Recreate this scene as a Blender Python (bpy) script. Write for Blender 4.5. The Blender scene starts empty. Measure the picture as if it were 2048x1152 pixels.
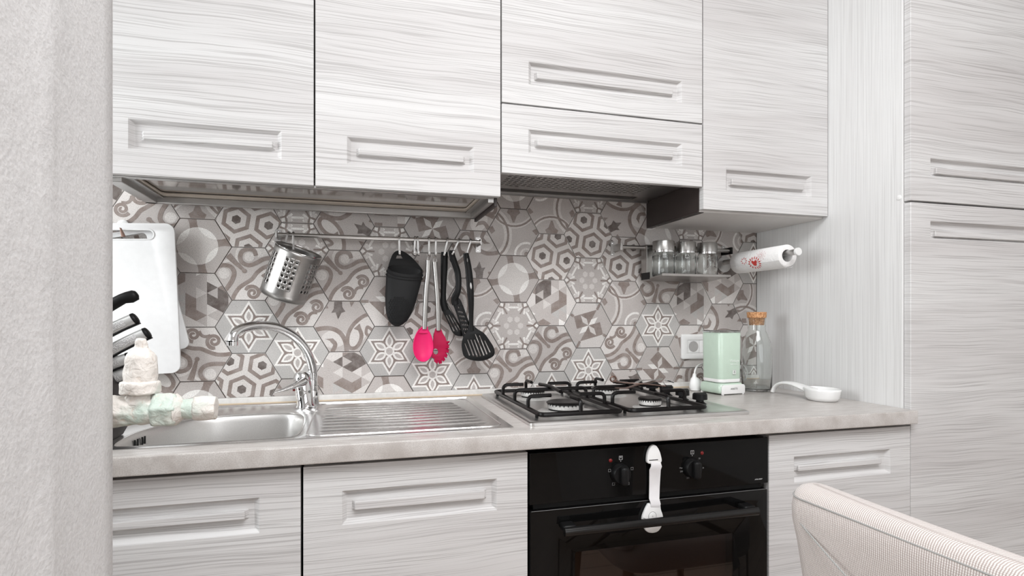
import bpy, bmesh, math, random
from math import sin, cos, pi, radians
from mathutils import Vector, Matrix
R = random.Random(7)
S = bpy.context.scene
# ------------------------------------------------------------------ camera, light, exposure
CAMY, CAMZ = -1.706, 1.138
YAW = radians(15.8); FPX = 1129.0
cam = bpy.data.cameras.new('camera'); cam_o = bpy.data.objects.new('camera', cam); S.collection.objects.link(cam_o)
cam_o.location = (0, CAMY, CAMZ); cam_o.rotation_euler = (pi / 2, 0, -YAW)
cam.sensor_width = 36; cam.lens = 36 * FPX / 2048; cam.shift_y = (635 - 576) / 2048; cam.clip_start = 0.02
S.camera = cam_o
S.view_settings.view_transform = 'Standard'; S.view_settings.look = 'None'
S.view_settings.gamma = 1; S.view_settings.use_curve_mapping = False
S.view_settings.exposure = 0.0
W = bpy.data.worlds.new('world'); S.world = W; W.use_nodes = True
W.node_tree.nodes['Background'].inputs[0].default_value = (0.85, 0.92, 1, 1); W.node_tree.nodes['Background'].inputs[1].default_value = 1.0
S.cycles.max_bounces = 12; S.cycles.transparent_max_bounces = 16; S.cycles.transmission_bounces = 12; S.cycles.glossy_bounces = 6
S.cycles.sample_clamp_indirect = 6; S.cycles.caustics_refractive = True

def area(name, loc, aim, sx, sy, power, col=(1, 1, 1)):
    l = bpy.data.lights.new(name, 'AREA'); l.shape = 'RECTANGLE'; l.size = sx; l.size_y = sy; l.energy = power; l.color = col
    o = bpy.data.objects.new(name, l); S.collection.objects.link(o); o.location = loc
    o.rotation_euler = (Vector(aim) - Vector(loc)).to_track_quat('-Z', 'Y').to_euler(); return o
area('window_daylight_left', (-1.5, -0.70, 1.50), (0.6, -0.45, 1.25), 0.80, 1.0, 24, (0.95, 0.985, 1))
area('rear_fill_light', (0.75, -4.35, 1.65), (0.5, 0, 1.15), 2.4, 1.7, 25, (0.97, 0.985, 1))  # soft fill added from behind the camera, set before the rear window
area('ceiling_bounce_fill', (0.35, -2.0, 2.62), (0.35, -1.55, 0), 1.6, 1.1, 60, (0.98, 0.985, 1))  # area light added for ceiling bounce, not a lamp fixture

# ------------------------------------------------------------------ helpers
def at(u, v, y):
    """point of the photograph's pixel on the plane that stands y metres in front of the lens, parallel to the wall"""
    r = (u - 1024) / FPX
    dx, dy, dz = r * cos(YAW) + sin(YAW), -r * sin(YAW) + cos(YAW), -(v - 635) / FPX
    k = y / dy
    return Vector((dx * k, y + CAMY, dz * k + CAMZ))
def p2(u, v, y):
    p = at(u, v, y); return (p.x, p.z)

COL = S.collection
ORG = {}
def tag(o, label=None, cat=None, group=None, kind=None):
    if label: o['label'] = label
    if cat: o['category'] = cat
    if group: o['group'] = group
    if kind: o['kind'] = kind
    return o
def thing(name, label, cat, loc=(0, 0, 0), group=None):
    o = bpy.data.objects.new(name, None); COL.objects.link(o); o.location = loc; o.empty_display_size = .05
    ORG[o.name] = Vector(loc); return tag(o, label, cat, group)

class MB:
    def __init__(s): s.v = []; s.f = []; s.m = []
    def add(s, vs, fs, m=0):
        n = len(s.v); s.v += [Vector(p) for p in vs]; s.f += [[i + n for i in f] for f in fs]; s.m += [m] * len(fs); return s
    def box(s, x0, x1, y0, y1, z0, z1, m=0, M=None):
        vs = [Vector((x, y, z)) for x in (x0, x1) for y in (y0, y1) for z in (z0, z1)]
        if M: vs = [M @ p for p in vs]
        return s.add(vs, [(0, 1, 3, 2), (4, 6, 7, 5), (0, 4, 5, 1), (2, 3, 7, 6), (0, 2, 6, 4), (1, 5, 7, 3)], m)
    def tube(s, pts, r, n=12, cap=True, m=0, flat=None):
        pts = [Vector(p) for p in pts]; k = len(pts)
        rs = r if isinstance(r, (list, tuple)) else [r] * k
        T = []
        for i in range(k):
            t = pts[min(i + 1, k - 1)] - pts[max(i - 1, 0)]; T.append(t.normalized())
        up = Vector((0, 0, 1)) if abs(T[0].z) < .9 else Vector((1, 0, 0))
        a = T[0].cross(up).normalized(); vs = []
        for i in range(k):
            a = (a - T[i] * a.dot(T[i])).normalized(); b = T[i].cross(a)
            for j in range(n):
                q = 2 * pi * j / n
                ra, rb = (rs[i], rs[i]) if not flat else (rs[i] * flat[0], rs[i] * flat[1])
                vs.append(pts[i] + a * (cos(q) * ra) + b * (sin(q) * rb))
        fs = [(i * n + j, i * n + (j + 1) % n, (i + 1) * n + (j + 1) % n, (i + 1) * n + j) for i in range(k - 1) for j in range(n)]
        if cap: fs += [tuple(range(n))[::-1], tuple((k - 1) * n + j for j in range(n))]
        return s.add(vs, fs, m)
    def lathe(s, prof, n=32, M=None, m=0, cap=True):
        vs = []
        for r, z in prof:
            for j in range(n): vs.append(Vector((r * cos(2 * pi * j / n), r * sin(2 * pi * j / n), z)))
        if M: vs = [M @ p for p in vs]
        k = len(prof)
        fs = [(i * n + j, i * n + (j + 1) % n, (i + 1) * n + (j + 1) % n, (i + 1) * n + j) for i in range(k - 1) for j in range(n)]
        if cap: fs += [tuple(range(n))[::-1], tuple((k - 1) * n + j for j in range(n))]
        return s.add(vs, fs, m)
    def loft(s, rings, m=0, cap=True):
        n = len(rings[0]); k = len(rings); vs = [p for r in rings for p in r]
        fs = [(i * n + j, i * n + (j + 1) % n, (i + 1) * n + (j + 1) % n, (i + 1) * n + j) for i in range(k - 1) for j in range(n)]
        if cap: fs += [tuple(range(n))[::-1], tuple((k - 1) * n + j for j in range(n))]
        return s.add(vs, fs, m)

def mk(name, mb, mat, parent=None, label=None, bevel=0, seg=2, smooth=35, loc=None, recalc=True):
    """link a mesh given in world coordinates; its origin is its thing's base"""
    me = mb if isinstance(mb, bpy.types.Mesh) else bpy.data.meshes.new(name)
    o = None
    if parent is not None: org = ORG.get(parent.name, Vector())
    else: org = Vector(loc) if loc is not None else Vector()
    if isinstance(mb, MB):
        me.from_pydata([p - org for p in mb.v], [], mb.f)
        for q, k in zip(me.polygons, mb.m): q.material_index = k
    else: me.transform(Matrix.Translation(-org))
    me.validate()
    if recalc:
        bm = bmesh.new(); bm.from_mesh(me); bmesh.ops.recalc_face_normals(bm, faces=bm.faces); bm.to_mesh(me); bm.free()
    for k in (mat if isinstance(mat, (list, tuple)) else [mat]): me.materials.append(k)
    if smooth:
        me.polygons.foreach_set('use_smooth', [True] * len(me.polygons)); me.set_sharp_from_angle(angle=radians(smooth))
    o = bpy.data.objects.new(name, me); COL.objects.link(o)
    if parent is not None: o.parent = parent
    else: o.location = org
    ORG[o.name] = org
    if bevel:
        b = o.modifiers.new('bevel', 'BEVEL'); b.width = bevel; b.segments = seg; b.limit_method = 'ANGLE'; b.angle_limit = radians(40)
    if label: o['label'] = label
    return o
def struct(name, mb, mat, **k): return tag(mk(name, mb, mat, **k), kind='structure')
def bx(*a, **k): return MB().box(*a, **k)

WALLM = Matrix(((1, 0, 0, 0), (0, 0, -1, 0), (0, 1, 0, 0), (0, 0, 0, 1)))      # drawing plane (x, z), thickness towards the room
def plate(loops, th, M, bev=0, res=1):
    """flat plate with holes; loops are 2-D outlines, the first the outer one"""
    c = bpy.data.curves.new('p', 'CURVE'); c.dimensions = '2D'; c.fill_mode = 'BOTH'; c.extrude = max(th / 2 - bev, 1e-5); c.bevel_depth = bev; c.bevel_resolution = res
    if bev: c.offset = -bev
    for L in loops:
        s = c.splines.new('POLY'); s.points.add(len(L) - 1)
        for q, p in zip(s.points, L): q.co = (p[0], p[1], 0, 1)
        s.use_cyclic_u = True
    o = bpy.data.objects.new('p', c); me = bpy.data.meshes.new_from_object(o)
    bpy.data.objects.remove(o); bpy.data.curves.remove(c); me.transform(M)
    bm = bmesh.new(); bm.from_mesh(me); bmesh.ops.remove_doubles(bm, verts=bm.verts, dist=1e-6); bm.to_mesh(me); bm.free()
    return me
def wplate(loops, y, th, bev=0, res=1):
    return plate(loops, th, Matrix.Translation((0, y, 0)) @ WALLM, bev, res)
def text(body, size, M, ext=0.0001, align='CENTER', shear=0):
    c = bpy.data.curves.new('t', 'FONT'); c.body = body; c.size = size; c.extrude = ext; c.align_x = align; c.align_y = 'CENTER'; c.resolution_u = 3; c.shear = shear
    o = bpy.data.objects.new('t', c); me = bpy.data.meshes.new_from_object(o); bpy.data.objects.remove(o); bpy.data.curves.remove(c)
    me.transform(M); return me
def cr(pts, n=6, closed=False):
    """Catmull-Rom through the points (any dimension)"""
    P = [Vector(p) for p in pts]; k = len(P); out = []
    rng = range(k if closed else k - 1)
    for i in rng:
        if closed: a, b, c, d = P[(i - 1) % k], P[i], P[(i + 1) % k], P[(i + 2) % k]
        else: a, b, c, d = P[max(i - 1, 0)], P[i], P[i + 1], P[min(i + 2, k - 1)]
        for j in range(n):
            t = j / n
            out.append(.5 * ((2 * b) + (c - a) * t + (2 * a - 5 * b + 4 * c - d) * t * t + (3 * b - a - 3 * c + d) * t ** 3))
    if not closed: out.append(P[-1])
    return out
def rrect(x0, x1, y0, y1, r, n=6):
    o = []
    for cx, cy, a in ((x1 - r, y1 - r, 0), (x0 + r, y1 - r, 90), (x0 + r, y0 + r, 180), (x1 - r, y0 + r, 270)):
        for i in range(n + 1):
            q = radians(a + 90 * i / n); o.append((cx + r * cos(q), cy + r * sin(q)))
    return o
def ell(cx, cy, rx, ry, n=20, a=0):
    return [(cx + rx * cos(2 * pi * i / n) * cos(a) - ry * sin(2 * pi * i / n) * sin(a), cy + rx * cos(2 * pi * i / n) * sin(a) + ry * sin(2 * pi * i / n) * cos(a)) for i in range(n)]
def fillet(pts, r, n=5):
    """round the inner corners of a polyline (for bent rods)"""
    P = [Vector(p) for p in pts]; out = [P[0]]
    for i in range(1, len(P) - 1):
        a = (P[i - 1] - P[i]); b = (P[i + 1] - P[i]); q = min(r, a.length * .49, b.length * .49)
        A = P[i] + a.normalized() * q; B = P[i] + b.normalized() * q
        for j in range(n + 1):
            t = j / n; out.append(A * (1 - t) ** 2 + P[i] * 2 * t * (1 - t) + B * t * t)
    out.append(P[-1]); return out

# ------------------------------------------------------------------ materials
def nt(name):
    m = bpy.data.materials.new(name); m.use_nodes = True; t = m.node_tree; return m, t, t.nodes['Principled BSDF']
def nd(t, typ, **k):
    n = t.nodes.new(typ)
    for a, b in k.items():
        if a.startswith('i_'):
            key = a[2:]; n.inputs[int(key) if key.isdigit() else key.replace('_', ' ')].default_value = b
        else: setattr(n, a, b)
    return n
def ramp(t, src, stops):
    n = t.nodes.new('ShaderNodeValToRGB'); e = n.color_ramp.elements
    while len(e) < len(stops): e.new(.5)
    for q, (p, c) in zip(e, stops): q.position = p; q.color = (*c, 1) if isinstance(c, tuple) else (c, c, c, 1)
    t.links.new(src, n.inputs[0]); return n.outputs[0]
def mix(t, f, a, b, mode='MIX'):
    n = t.nodes.new('ShaderNodeMix'); n.data_type = 'RGBA'; n.blend_type = mode
    for key, val in ((0, f), (6, a), (7, b)):
        if isinstance(val, (int, float)): n.inputs[key].default_value = val
        elif isinstance(val, tuple): n.inputs[key].default_value = (*val, 1)
        else: t.links.new(val, n.inputs[key])
    return n.outputs[2]
def bump(t, b, src, st, dist=.001):
    n = nd(t, 'ShaderNodeBump', i_Strength=st, i_Distance=dist); t.links.new(src, n.inputs['Height']); t.links.new(n.outputs[0], b.inputs['Normal'])
def simple(name, col, rough=.5, metal=0, spec=None, coat=0, noise=0, nscale=60, bst=0, bscale=300, bdist=.0005):
    m, t, b = nt(name); b.inputs['Base Color'].default_value = (*col, 1); b.inputs['Roughness'].default_value = rough; b.inputs['Metallic'].default_value = metal
    if spec is not None: b.inputs['Specular IOR Level'].default_value = spec
    if coat: b.inputs['Coat Weight'].default_value = coat; b.inputs['Coat Roughness'].default_value = .05
    co = nd(t, 'ShaderNodeTexCoord')
    n = nd(t, 'ShaderNodeTexNoise', i_Scale=nscale, i_Detail=4.); t.links.new(co.outputs['Object'], n.inputs['Vector'])
    k = noise or .04
    c = mix(t, 1., tuple(col), ramp(t, n.outputs[0], [(.3, 1 - k), (.7, 1 + 0.0)]), 'MULTIPLY'); t.links.new(c, b.inputs['Base Color'])
    if bst:
        n2 = nd(t, 'ShaderNodeTexNoise', i_Scale=bscale, i_Detail=3.); t.links.new(co.outputs['Object'], n2.inputs['Vector']); bump(t, b, n2.outputs[0], bst, bdist)
    return m
def laminate(name, vertical=False, tint=(1, 1, 1), dark=.50):
    m, t, b = nt(name); g = nd(t, 'ShaderNodeNewGeometry'); oi = nd(t, 'ShaderNodeObjectInfo')
    off = nd(t, 'ShaderNodeVectorMath', operation='SCALE'); off.inputs[0].default_value = (3.1, 5.7, 9.3); t.links.new(oi.outputs['Random'], off.inputs['Scale'])
    ad = nd(t, 'ShaderNodeVectorMath', operation='ADD'); t.links.new(g.outputs['Position'], ad.inputs[0]); t.links.new(off.outputs[0], ad.inputs[1])
    def noise(sc, scale, det, src=None, rough=.5):
        mp = nd(t, 'ShaderNodeMapping'); mp.inputs['Scale'].default_value = sc; t.links.new(src or ad.outputs[0], mp.inputs[0])
        n = nd(t, 'ShaderNodeTexNoise', i_Scale=scale, i_Detail=det, i_Roughness=rough); t.links.new(mp.outputs[0], n.inputs['Vector']); return n.outputs[0]
    A = (lambda a, c: (c, c, a)) if vertical else (lambda a, c: (a, a, c))      # a along the grain, c across
    warp = noise(A(1.1, 3.2), 2.0, 2.)
    wm = nd(t, 'ShaderNodeMath', operation='MULTIPLY_ADD', i_1=.036 if not vertical else .004, i_2=0.); t.links.new(warp, wm.inputs[0])
    cb = nd(t, 'ShaderNodeCombineXYZ'); t.links.new(wm.outputs[0], cb.inputs[0 if vertical else 2])
    if vertical: t.links.new(wm.outputs[0], cb.inputs[1])
    a2 = nd(t, 'ShaderNodeVectorMath', operation='ADD'); t.links.new(ad.outputs[0], a2.inputs[0]); t.links.new(cb.outputs[0], a2.inputs[1]); src = a2.outputs[0]
    fine = noise(A(3.4, 560 if not vertical else 700), 1, 2., src, .45); mid = noise(A(1.2, 75), 1, 3., src); broad = noise(A(.8, 9), 1, 2., src)
    base = mix(t, ramp(t, broad, [(.35, 0. if not vertical else .7), (.65, 1.)]), (.60 * tint[0], .585 * tint[1], .58 * tint[2]), (.69 * tint[0], .685 * tint[1], .68 * tint[2]))
    base = mix(t, ramp(t, mid, [(.36, .13 if not vertical else .03), (.54, 0.)]), base, (.47 * tint[0], .452 * tint[1], .448 * tint[2]))
    base = mix(t, ramp(t, fine, [(.36, dark), (.50, 0.)]), base, (.30 * tint[0], .285 * tint[1], .28 * tint[2]))
    t.links.new(base, b.inputs['Base Color']); b.inputs['Roughness'].default_value = .5; b.inputs['Specular IOR Level'].default_value = .3
    bump(t, b, fine, .25, .0006); return m
M_WOOD = laminate('white_laminate_horizontal_grain'); M_WOODV = laminate('white_laminate_vertical_grain', True, dark=.28, tint=(1.12,1.13,1.13))
def tilemat(name, col):
    m, t, b = nt(name); co = nd(t, 'ShaderNodeTexCoord'); oi = nd(t, 'ShaderNodeObjectInfo'); g = nd(t, 'ShaderNodeNewGeometry')
    n = nd(t, 'ShaderNodeTexNoise', i_Scale=520., i_Detail=3., i_Roughness=.75); t.links.new(g.outputs['Position'], n.inputs['Vector'])
    n2 = nd(t, 'ShaderNodeTexNoise', i_Scale=38., i_Detail=4., i_Roughness=.65); t.links.new(g.outputs['Position'], n2.inputs['Vector'])
    c = mix(t, ramp(t, n.outputs[0], [(.36, .85), (.54, 0.)]), tuple(min(1, x * 1.05) for x in col), tuple(x * .58 for x in col))
    c = mix(t, ramp(t, n2.outputs[0], [(.38, 0.), (.66, .22)]), c, (.58, .55, .53))
    c = mix(t, 1., c, ramp(t, oi.outputs['Random'], [(0., .88), (1., 1.06)]), 'MULTIPLY')
    t.links.new(c, b.inputs['Base Color']); b.inputs['Roughness'].default_value = .38; b.inputs['Specular IOR Level'].default_value = .35
    bump(t, b, n2.outputs[0], .12, .0008); return m
TONES = [tilemat('tile_print_' + k, c) for k, c in (('grey', (.50, .46, .44)), ('light', (.67, .635, .61)), ('white', (.88, .86, .83)),
         ('taupe', (.25, .20, .178)), ('dark', (.125, .10, .09)), ('cool', (.49, .475, .46)))]
GREY, LIGHT, WHITE, TAUPE, DARK, COOL = range(6)
M_GROUT = simple('grey_grout', (.17, .15, .14), .9)
def plaster(name, col, sc=1.):
    m, t, b = nt(name); g = nd(t, 'ShaderNodeNewGeometry')
    n = nd(t, 'ShaderNodeTexNoise', i_Scale=300. * sc, i_Detail=3., i_Roughness=.55); t.links.new(g.outputs['Position'], n.inputs['Vector'])
    n2 = nd(t, 'ShaderNodeTexNoise', i_Scale=60. * sc, i_Detail=3.); t.links.new(g.outputs['Position'], n2.inputs['Vector'])
    c = mix(t, ramp(t, n.outputs[0], [(.35, 0.), (.6, 1.)]), tuple(x * .9 for x in col), col)
    t.links.new(c, b.inputs['Base Color']); b.inputs['Roughness'].default_value = .8
    ad = nd(t, 'ShaderNodeMath', operation='MULTIPLY_ADD', i_1=1.8); t.links.new(n2.outputs[0], ad.inputs[0]); t.links.new(n.outputs[0], ad.inputs[2])
    bump(t, b, ad.outputs[0], .45, .0009); return m
M_PLASTER = plaster('white_rough_plaster', (.72, .712, .708)); M_PAINT = plaster('white_wall_paint', (.82, .81, .80), .5)
M_WHITEP = simple('white_plastic', (.84, .84, .83), .35)
M_POLY = simple('white_polyethylene', (.80, .80, .80), .5)
M_BLACK = simple('black_plastic', (.006, .006, .0063), .42, spec=.22)
M_SILB = simple('black_silicone', (.011, .011, .0115), .6, spec=.25)
M_ENAM = simple('black_enamel_bars', (.005, .004, .004), .3, noise=.3, nscale=120, spec=.22)
M_PINK = simple('pink_silicone', (.80, .022, .16), .5, spec=.3)
M_PINKD = simple('crimson_silicone', (.42, .004, .055), .5, spec=.25)
M_CER = simple('white_glazed_ceramic', (.86, .86, .85), .12, coat=.6)
M_MINT = simple('mint_green_plastic', (.56, .69, .58), .28, coat=.4)
M_DARKB = simple('dark_brown_cabinet_side', (.035, .026, .024), .45)
M_VOID = simple('dark_gap', (.01, .01, .01), .9)
M_INNER = simple('white_melamine', (.72, .70, .68), .45)
M_CORK, t_, b_ = nt('cork')
_v = nd(t_, 'ShaderNodeTexVoronoi', i_Scale=420.); _c = nd(t_, 'ShaderNodeTexCoord'); t_.links.new(_c.outputs['Object'], _v.inputs['Vector'])
t_.links.new(ramp(t_, _v.outputs['Color'], [(.1, (.22, .08, .03)), (.45, (.55, .27, .12)), (.9, (.72, .42, .22))]), b_.inputs['Base Color']); b_.inputs['Roughness'].default_value = .85
def metal(name, col, rough, brush=None, st=.15, noise=.05):
    m, t, b = nt(name); b.inputs['Metallic'].default_value = 1; b.inputs['Roughness'].default_value = rough
    co = nd(t, 'ShaderNodeTexCoord'); mp = nd(t, 'ShaderNodeMapping'); mp.inputs['Scale'].default_value = brush or (1, 1, 1); t.links.new(co.outputs['Object'], mp.inputs[0])
    n = nd(t, 'ShaderNodeTexNoise', i_Scale=30., i_Detail=4.); t.links.new(mp.outputs[0], n.inputs['Vector'])
    t.links.new(mix(t, 1., col, ramp(t, n.outputs[0], [(.3, 1 - noise * 2), (.7, 1.)]), 'MULTIPLY'), b.inputs['Base Color'])
    if brush: bump(t, b, n.outputs[0], st, .0004)
    return m
M_STEEL = metal('brushed_steel_across', (.50, .485, .47), .30, (1, 20, 20))
M_STEELV = metal('brushed_steel_around', (.44, .43, .415), .33, (1, 1, 25))
M_SINK = metal('satin_sink_steel', (.74, .73, .72), .27, (2, 18, 18), .10)
M_BOWL = metal('satin_bowl_steel', (.70, .69, .675), .38, (18, 18, 18), .06)
M_CHROME = metal('polished_chrome', (.80, .80, .80), .05)
M_ALU = metal('satin_aluminium', (.50, .49, .48), .35)
M_BRIGHT = simple('cast_aluminium_burner', (.66, .65, .63), .5, .35, noise=.3, nscale=300)
M_BRASS = metal('worn_bronze_metal', (.26, .17, .14), .4, noise=.2)
def glassm(name, col=(1, 1, 1), rough=0., ior=1.45):
    m, t, b = nt(name); b.inputs['Base Color'].default_value = (*col, 1); b.inputs['Roughness'].default_value = rough
    b.inputs['Transmission Weight'].default_value = 1; b.inputs['IOR'].default_value = ior; return m
M_GLASS = glassm('clear_glass', (.965, .985, .975))
M_BGLASS, t_, b_ = nt('black_oven_glass'); b_.inputs['Base Color'].default_value = (.004, .004, .004, 1); b_.inputs['Roughness'].default_value = .04; b_.inputs['Specular IOR Level'].default_value = .2
M_WINGL = glassm('smoked_window_glass', (.42, .36, .33), 0.)
M_TRAY, t_, b_ = nt('clear_drip_tray'); b_.inputs['Base Color'].default_value = (.34, .31, .29, 1); b_.inputs['Metallic'].default_value = .85
_c = nd(t_, 'ShaderNodeTexCoord'); _m = nd(t_, 'ShaderNodeMapping'); _m.inputs['Scale'].default_value = (1.5, 220, 1); t_.links.new(_c.outputs['Object'], _m.inputs[0])
_n = nd(t_, 'ShaderNodeTexNoise', i_Scale=1., i_Detail=3.); t_.links.new(_m.outputs[0], _n.inputs['Vector'])
t_.links.new(ramp(t_, _n.outputs[0], [(.4, (.42, .39, .37)), (.62, (.62, .59, .56))]), b_.inputs['Base Color']); b_.inputs['Roughness'].default_value = .1
M_CREAM = simple('cream_plastic_rim', (.46, .40, .34), .5)
# worktop laminate
M_TOP, t_, b_ = nt('stone_look_laminate'); _g = nd(t_, 'ShaderNodeNewGeometry')
_m = nd(t_, 'ShaderNodeMapping'); _m.inputs['Scale'].default_value = (9, 40, 9); _m.inputs['Rotation'].default_value = (0, radians(18), radians(4)); t_.links.new(_g.outputs['Position'], _m.inputs[0])
_n = nd(t_, 'ShaderNodeTexNoise', i_Scale=2.2, i_Detail=5., i_Roughness=.6); t_.links.new(_m.outputs[0], _n.inputs['Vector'])
_n2 = nd(t_, 'ShaderNodeTexNoise', i_Scale=500., i_Detail=3.); t_.links.new(_g.outputs['Position'], _n2.inputs['Vector'])
_c = ramp(t_, _n.outputs[0], [(.35, (.46, .425, .40)), (.52, (.56, .53, .505)), (.7, (.64, .615, .595))])
_c = mix(t_, ramp(t_, _n2.outputs[0], [(.38, .5), (.55, 0.)]), _c, (.36, .33, .31))
t_.links.new(_c, b_.inputs['Base Color']); b_.inputs['Roughness'].default_value = .30; b_.inputs['Specular IOR Level'].default_value = .6
M_STRIP = simple('pale_upstand_laminate', (.78, .765, .74), .4, noise=.14, nscale=90)
M_SEAL = simple('yellowed_silicone_seal', (.62, .50, .36), .5)
# fabric with fine ribs
M_FAB, t_, b_ = nt('ribbed_beige_fabric'); _c = nd(t_, 'ShaderNodeTexCoord')
_m = nd(t_, 'ShaderNodeMapping'); _m.inputs['Rotation'].default_value = (radians(12), 0, 0); t_.links.new(_c.outputs['UV'], _m.inputs[0])
_w = nd(t_, 'ShaderNodeTexWave', i_Scale=100., i_Distortion=.5, i_Detail=1., bands_direction='X'); t_.links.new(_c.outputs['UV'], _w.inputs['Vector'])
_w2 = nd(t_, 'ShaderNodeTexWave', i_Scale=100., i_Distortion=.5, i_Detail=1., bands_direction='Y'); t_.links.new(_c.outputs['UV'], _w2.inputs['Vector'])
_a = nd(t_, 'ShaderNodeMath', operation='MULTIPLY'); t_.links.new(_w.outputs['Fac'], _a.inputs[0]); t_.links.new(_w2.outputs['Fac'], _a.inputs[1])
_a2 = nd(t_, 'ShaderNodeMath', operation='MULTIPLY_ADD', i_1=.6); t_.links.new(_w.outputs['Fac'], _a2.inputs[0]); t_.links.new(_a.outputs[0], _a2.inputs[2])
t_.links.new(ramp(t_, _a2.outputs[0], [(.1, (.38, .32, .295)), (.75, (.70, .655, .63))]), b_.inputs['Base Color']); b_.inputs['Roughness'].default_value = .95
b_.inputs['Sheen Weight'].default_value = .3; bump(t_, b_, _a2.outputs[0], .5, .0006)
M_SEAM = simple('grey_seam_thread', (.33, .33, .32), .9)
# flaking paint on the valve
M_VALVE, t_, b_ = nt('thick_cream_paint'); _c = nd(t_, 'ShaderNodeTexCoord')
_n = nd(t_, 'ShaderNodeTexNoise', i_Scale=28., i_Detail=3.); t_.links.new(_c.outputs['Object'], _n.inputs['Vector'])
_n2 = nd(t_, 'ShaderNodeTexNoise', i_Scale=160., i_Detail=4., i_Distortion=.6); t_.links.new(_c.outputs['Object'], _n2.inputs['Vector'])
_k = mix(t_, ramp(t_, _n.outputs[0], [(.52, 0.), (.66, .8)]), (.72, .68, .635), (.48, .60, .53))
_k = mix(t_, ramp(t_, _n2.outputs[0], [(.28, .6), (.4, 0.)]), _k, (.62, .52, .44))
t_.links.new(_k, b_.inputs['Base Color']); b_.inputs['Roughness'].default_value = .55; bump(t_, b_, _n2.outputs[0], .8, .0022)
# floor
M_FLOOR, t_, b_ = nt('brown_plank_floor'); _g = nd(t_, 'ShaderNodeNewGeometry')
_br = nd(t_, 'ShaderNodeTexBrick', i_Scale=1., i_Mortar_Size=.003, i_Brick_Width=1.2, i_Row_Height=.14); t_.links.new(_g.outputs['Position'], _br.inputs['Vector'])
_br.inputs['Color1'].default_value = (.30, .22, .17, 1); _br.inputs['Color2'].default_value = (.36, .27, .21, 1); _br.inputs['Mortar'].default_value = (.05, .04, .03, 1)
t_.links.new(_br.outputs[0], b_.inputs['Base Color']); b_.inputs['Roughness'].default_value = .4
M_TEXT = simple('pale_print', (.62, .62, .62), .5); M_TEXTD = simple('dark_print', (.08, .08, .08), .5); M_TEXTW = simple('white_print', (.9, .95, .9), .5)
M_RED = simple('red_indicator', (.16, .006, .006), .3); M_REDP = simple('red_printed_ink', (.62, .06, .05), .7); M_PINKP = simple('pink_printed_ink', (.72, .45, .46), .7)
M_STRAP = simple('white_webbing', (.80, .79, .80), .85, bst=.5, bscale=900)
M_PAPER = simple('embossed_white_paper', (.86, .85, .84), .95, bst=.9, bscale=160, bdist=.002)

# ------------------------------------------------------------------ the room
BW = bx(-1.62, 2.62, .004, .16, 0, 2.72)
wall_back = struct('wall_back', BW, M_GROUT)
struct('wall_side', bx(-1.72, -1.60, -1.3, .16, 0, 2.72), M_PAINT)
struct('floor', bx(-1.75, 2.75, -4.65, .16, -.1, 0), M_FLOOR)
struct('ceiling', bx(-1.75, 2.75, -4.65, .16, 2.7, 2.8), M_PAINT)
struct('wall_right', bx(2.62, 2.72, -4.6, .16, 0, 2.72), M_PAINT)
struct('wall_rear', bx(-1.75, 2.75, -4.6, -4.5, 0, 2.72), M_PAINT)
struct('wall_far_left', bx(-1.74, -1.64, -4.5, -1.3, 0, 2.72), M_PAINT)
# the near partition on the left: a rough plastered reveal with a lumpy joint in it
Pl = MB(); nz = 90; prof = [(-1.6, -1.136), (-.204, -1.136), (-.2005, -1.139), (-.2000, -1.16), (-.1995, -1.20), (-.1992, -1.232), (-.1975, -1.243), (-.1972, -1.252), (-.1985, -1.262), (-.1995, -1.29), (-.2, -1.34), (-.2, -1.5), (-.2, -1.60), (-1.6, -1.60)]
rings = []
for i in range(nz + 1):
    z = 2.7 * i / nz; ring = []
    for j, (x, y) in enumerate(prof):
        k = 0
        if 5 <= j <= 8: k = (R.random() - .5) * .0022
        ring.append(Vector((x + k, y + (R.random() - .5) * (.0012 if 3 < j < 9 else 0), z)))
    rings.append(ring)
Pl.loft(rings); struct('wall_left', Pl, M_PLASTER, smooth=50)
# unseen windows; the left daylight and the added rear fill stand before them
def window(name, M, w, h):
    f = plate([rrect(-w / 2, w / 2, -h / 2, h / 2, .004), rrect(-w / 2 + .05, -.02, -h / 2 + .05, h / 2 - .05, .004), rrect(.02, w / 2 - .05, -h / 2 + .05, h / 2 - .05, .004)], .04, M)
    o = struct(name, f, M_WHITEP); mk('window_pane', plate([rrect(-w / 2 + .03, w / 2 - .03, -h / 2 + .03, h / 2 - .03, .004)], .006, M), simple('sky_lit_pane', (.8, .85, .9), .2), o)
window('window_1', Matrix.Translation((-1.575, -.70, 1.50)) @ Matrix.Rotation(pi / 2, 4, 'Z') @ Matrix.Rotation(pi / 2, 4, 'X'), .85, 1.1)
window('window_2', Matrix.Translation((.75, -4.46, 1.65)) @ Matrix.Rotation(pi, 4, 'Z') @ Matrix.Rotation(pi / 2, 4, 'X'), 2.5, 1.8)

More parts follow.
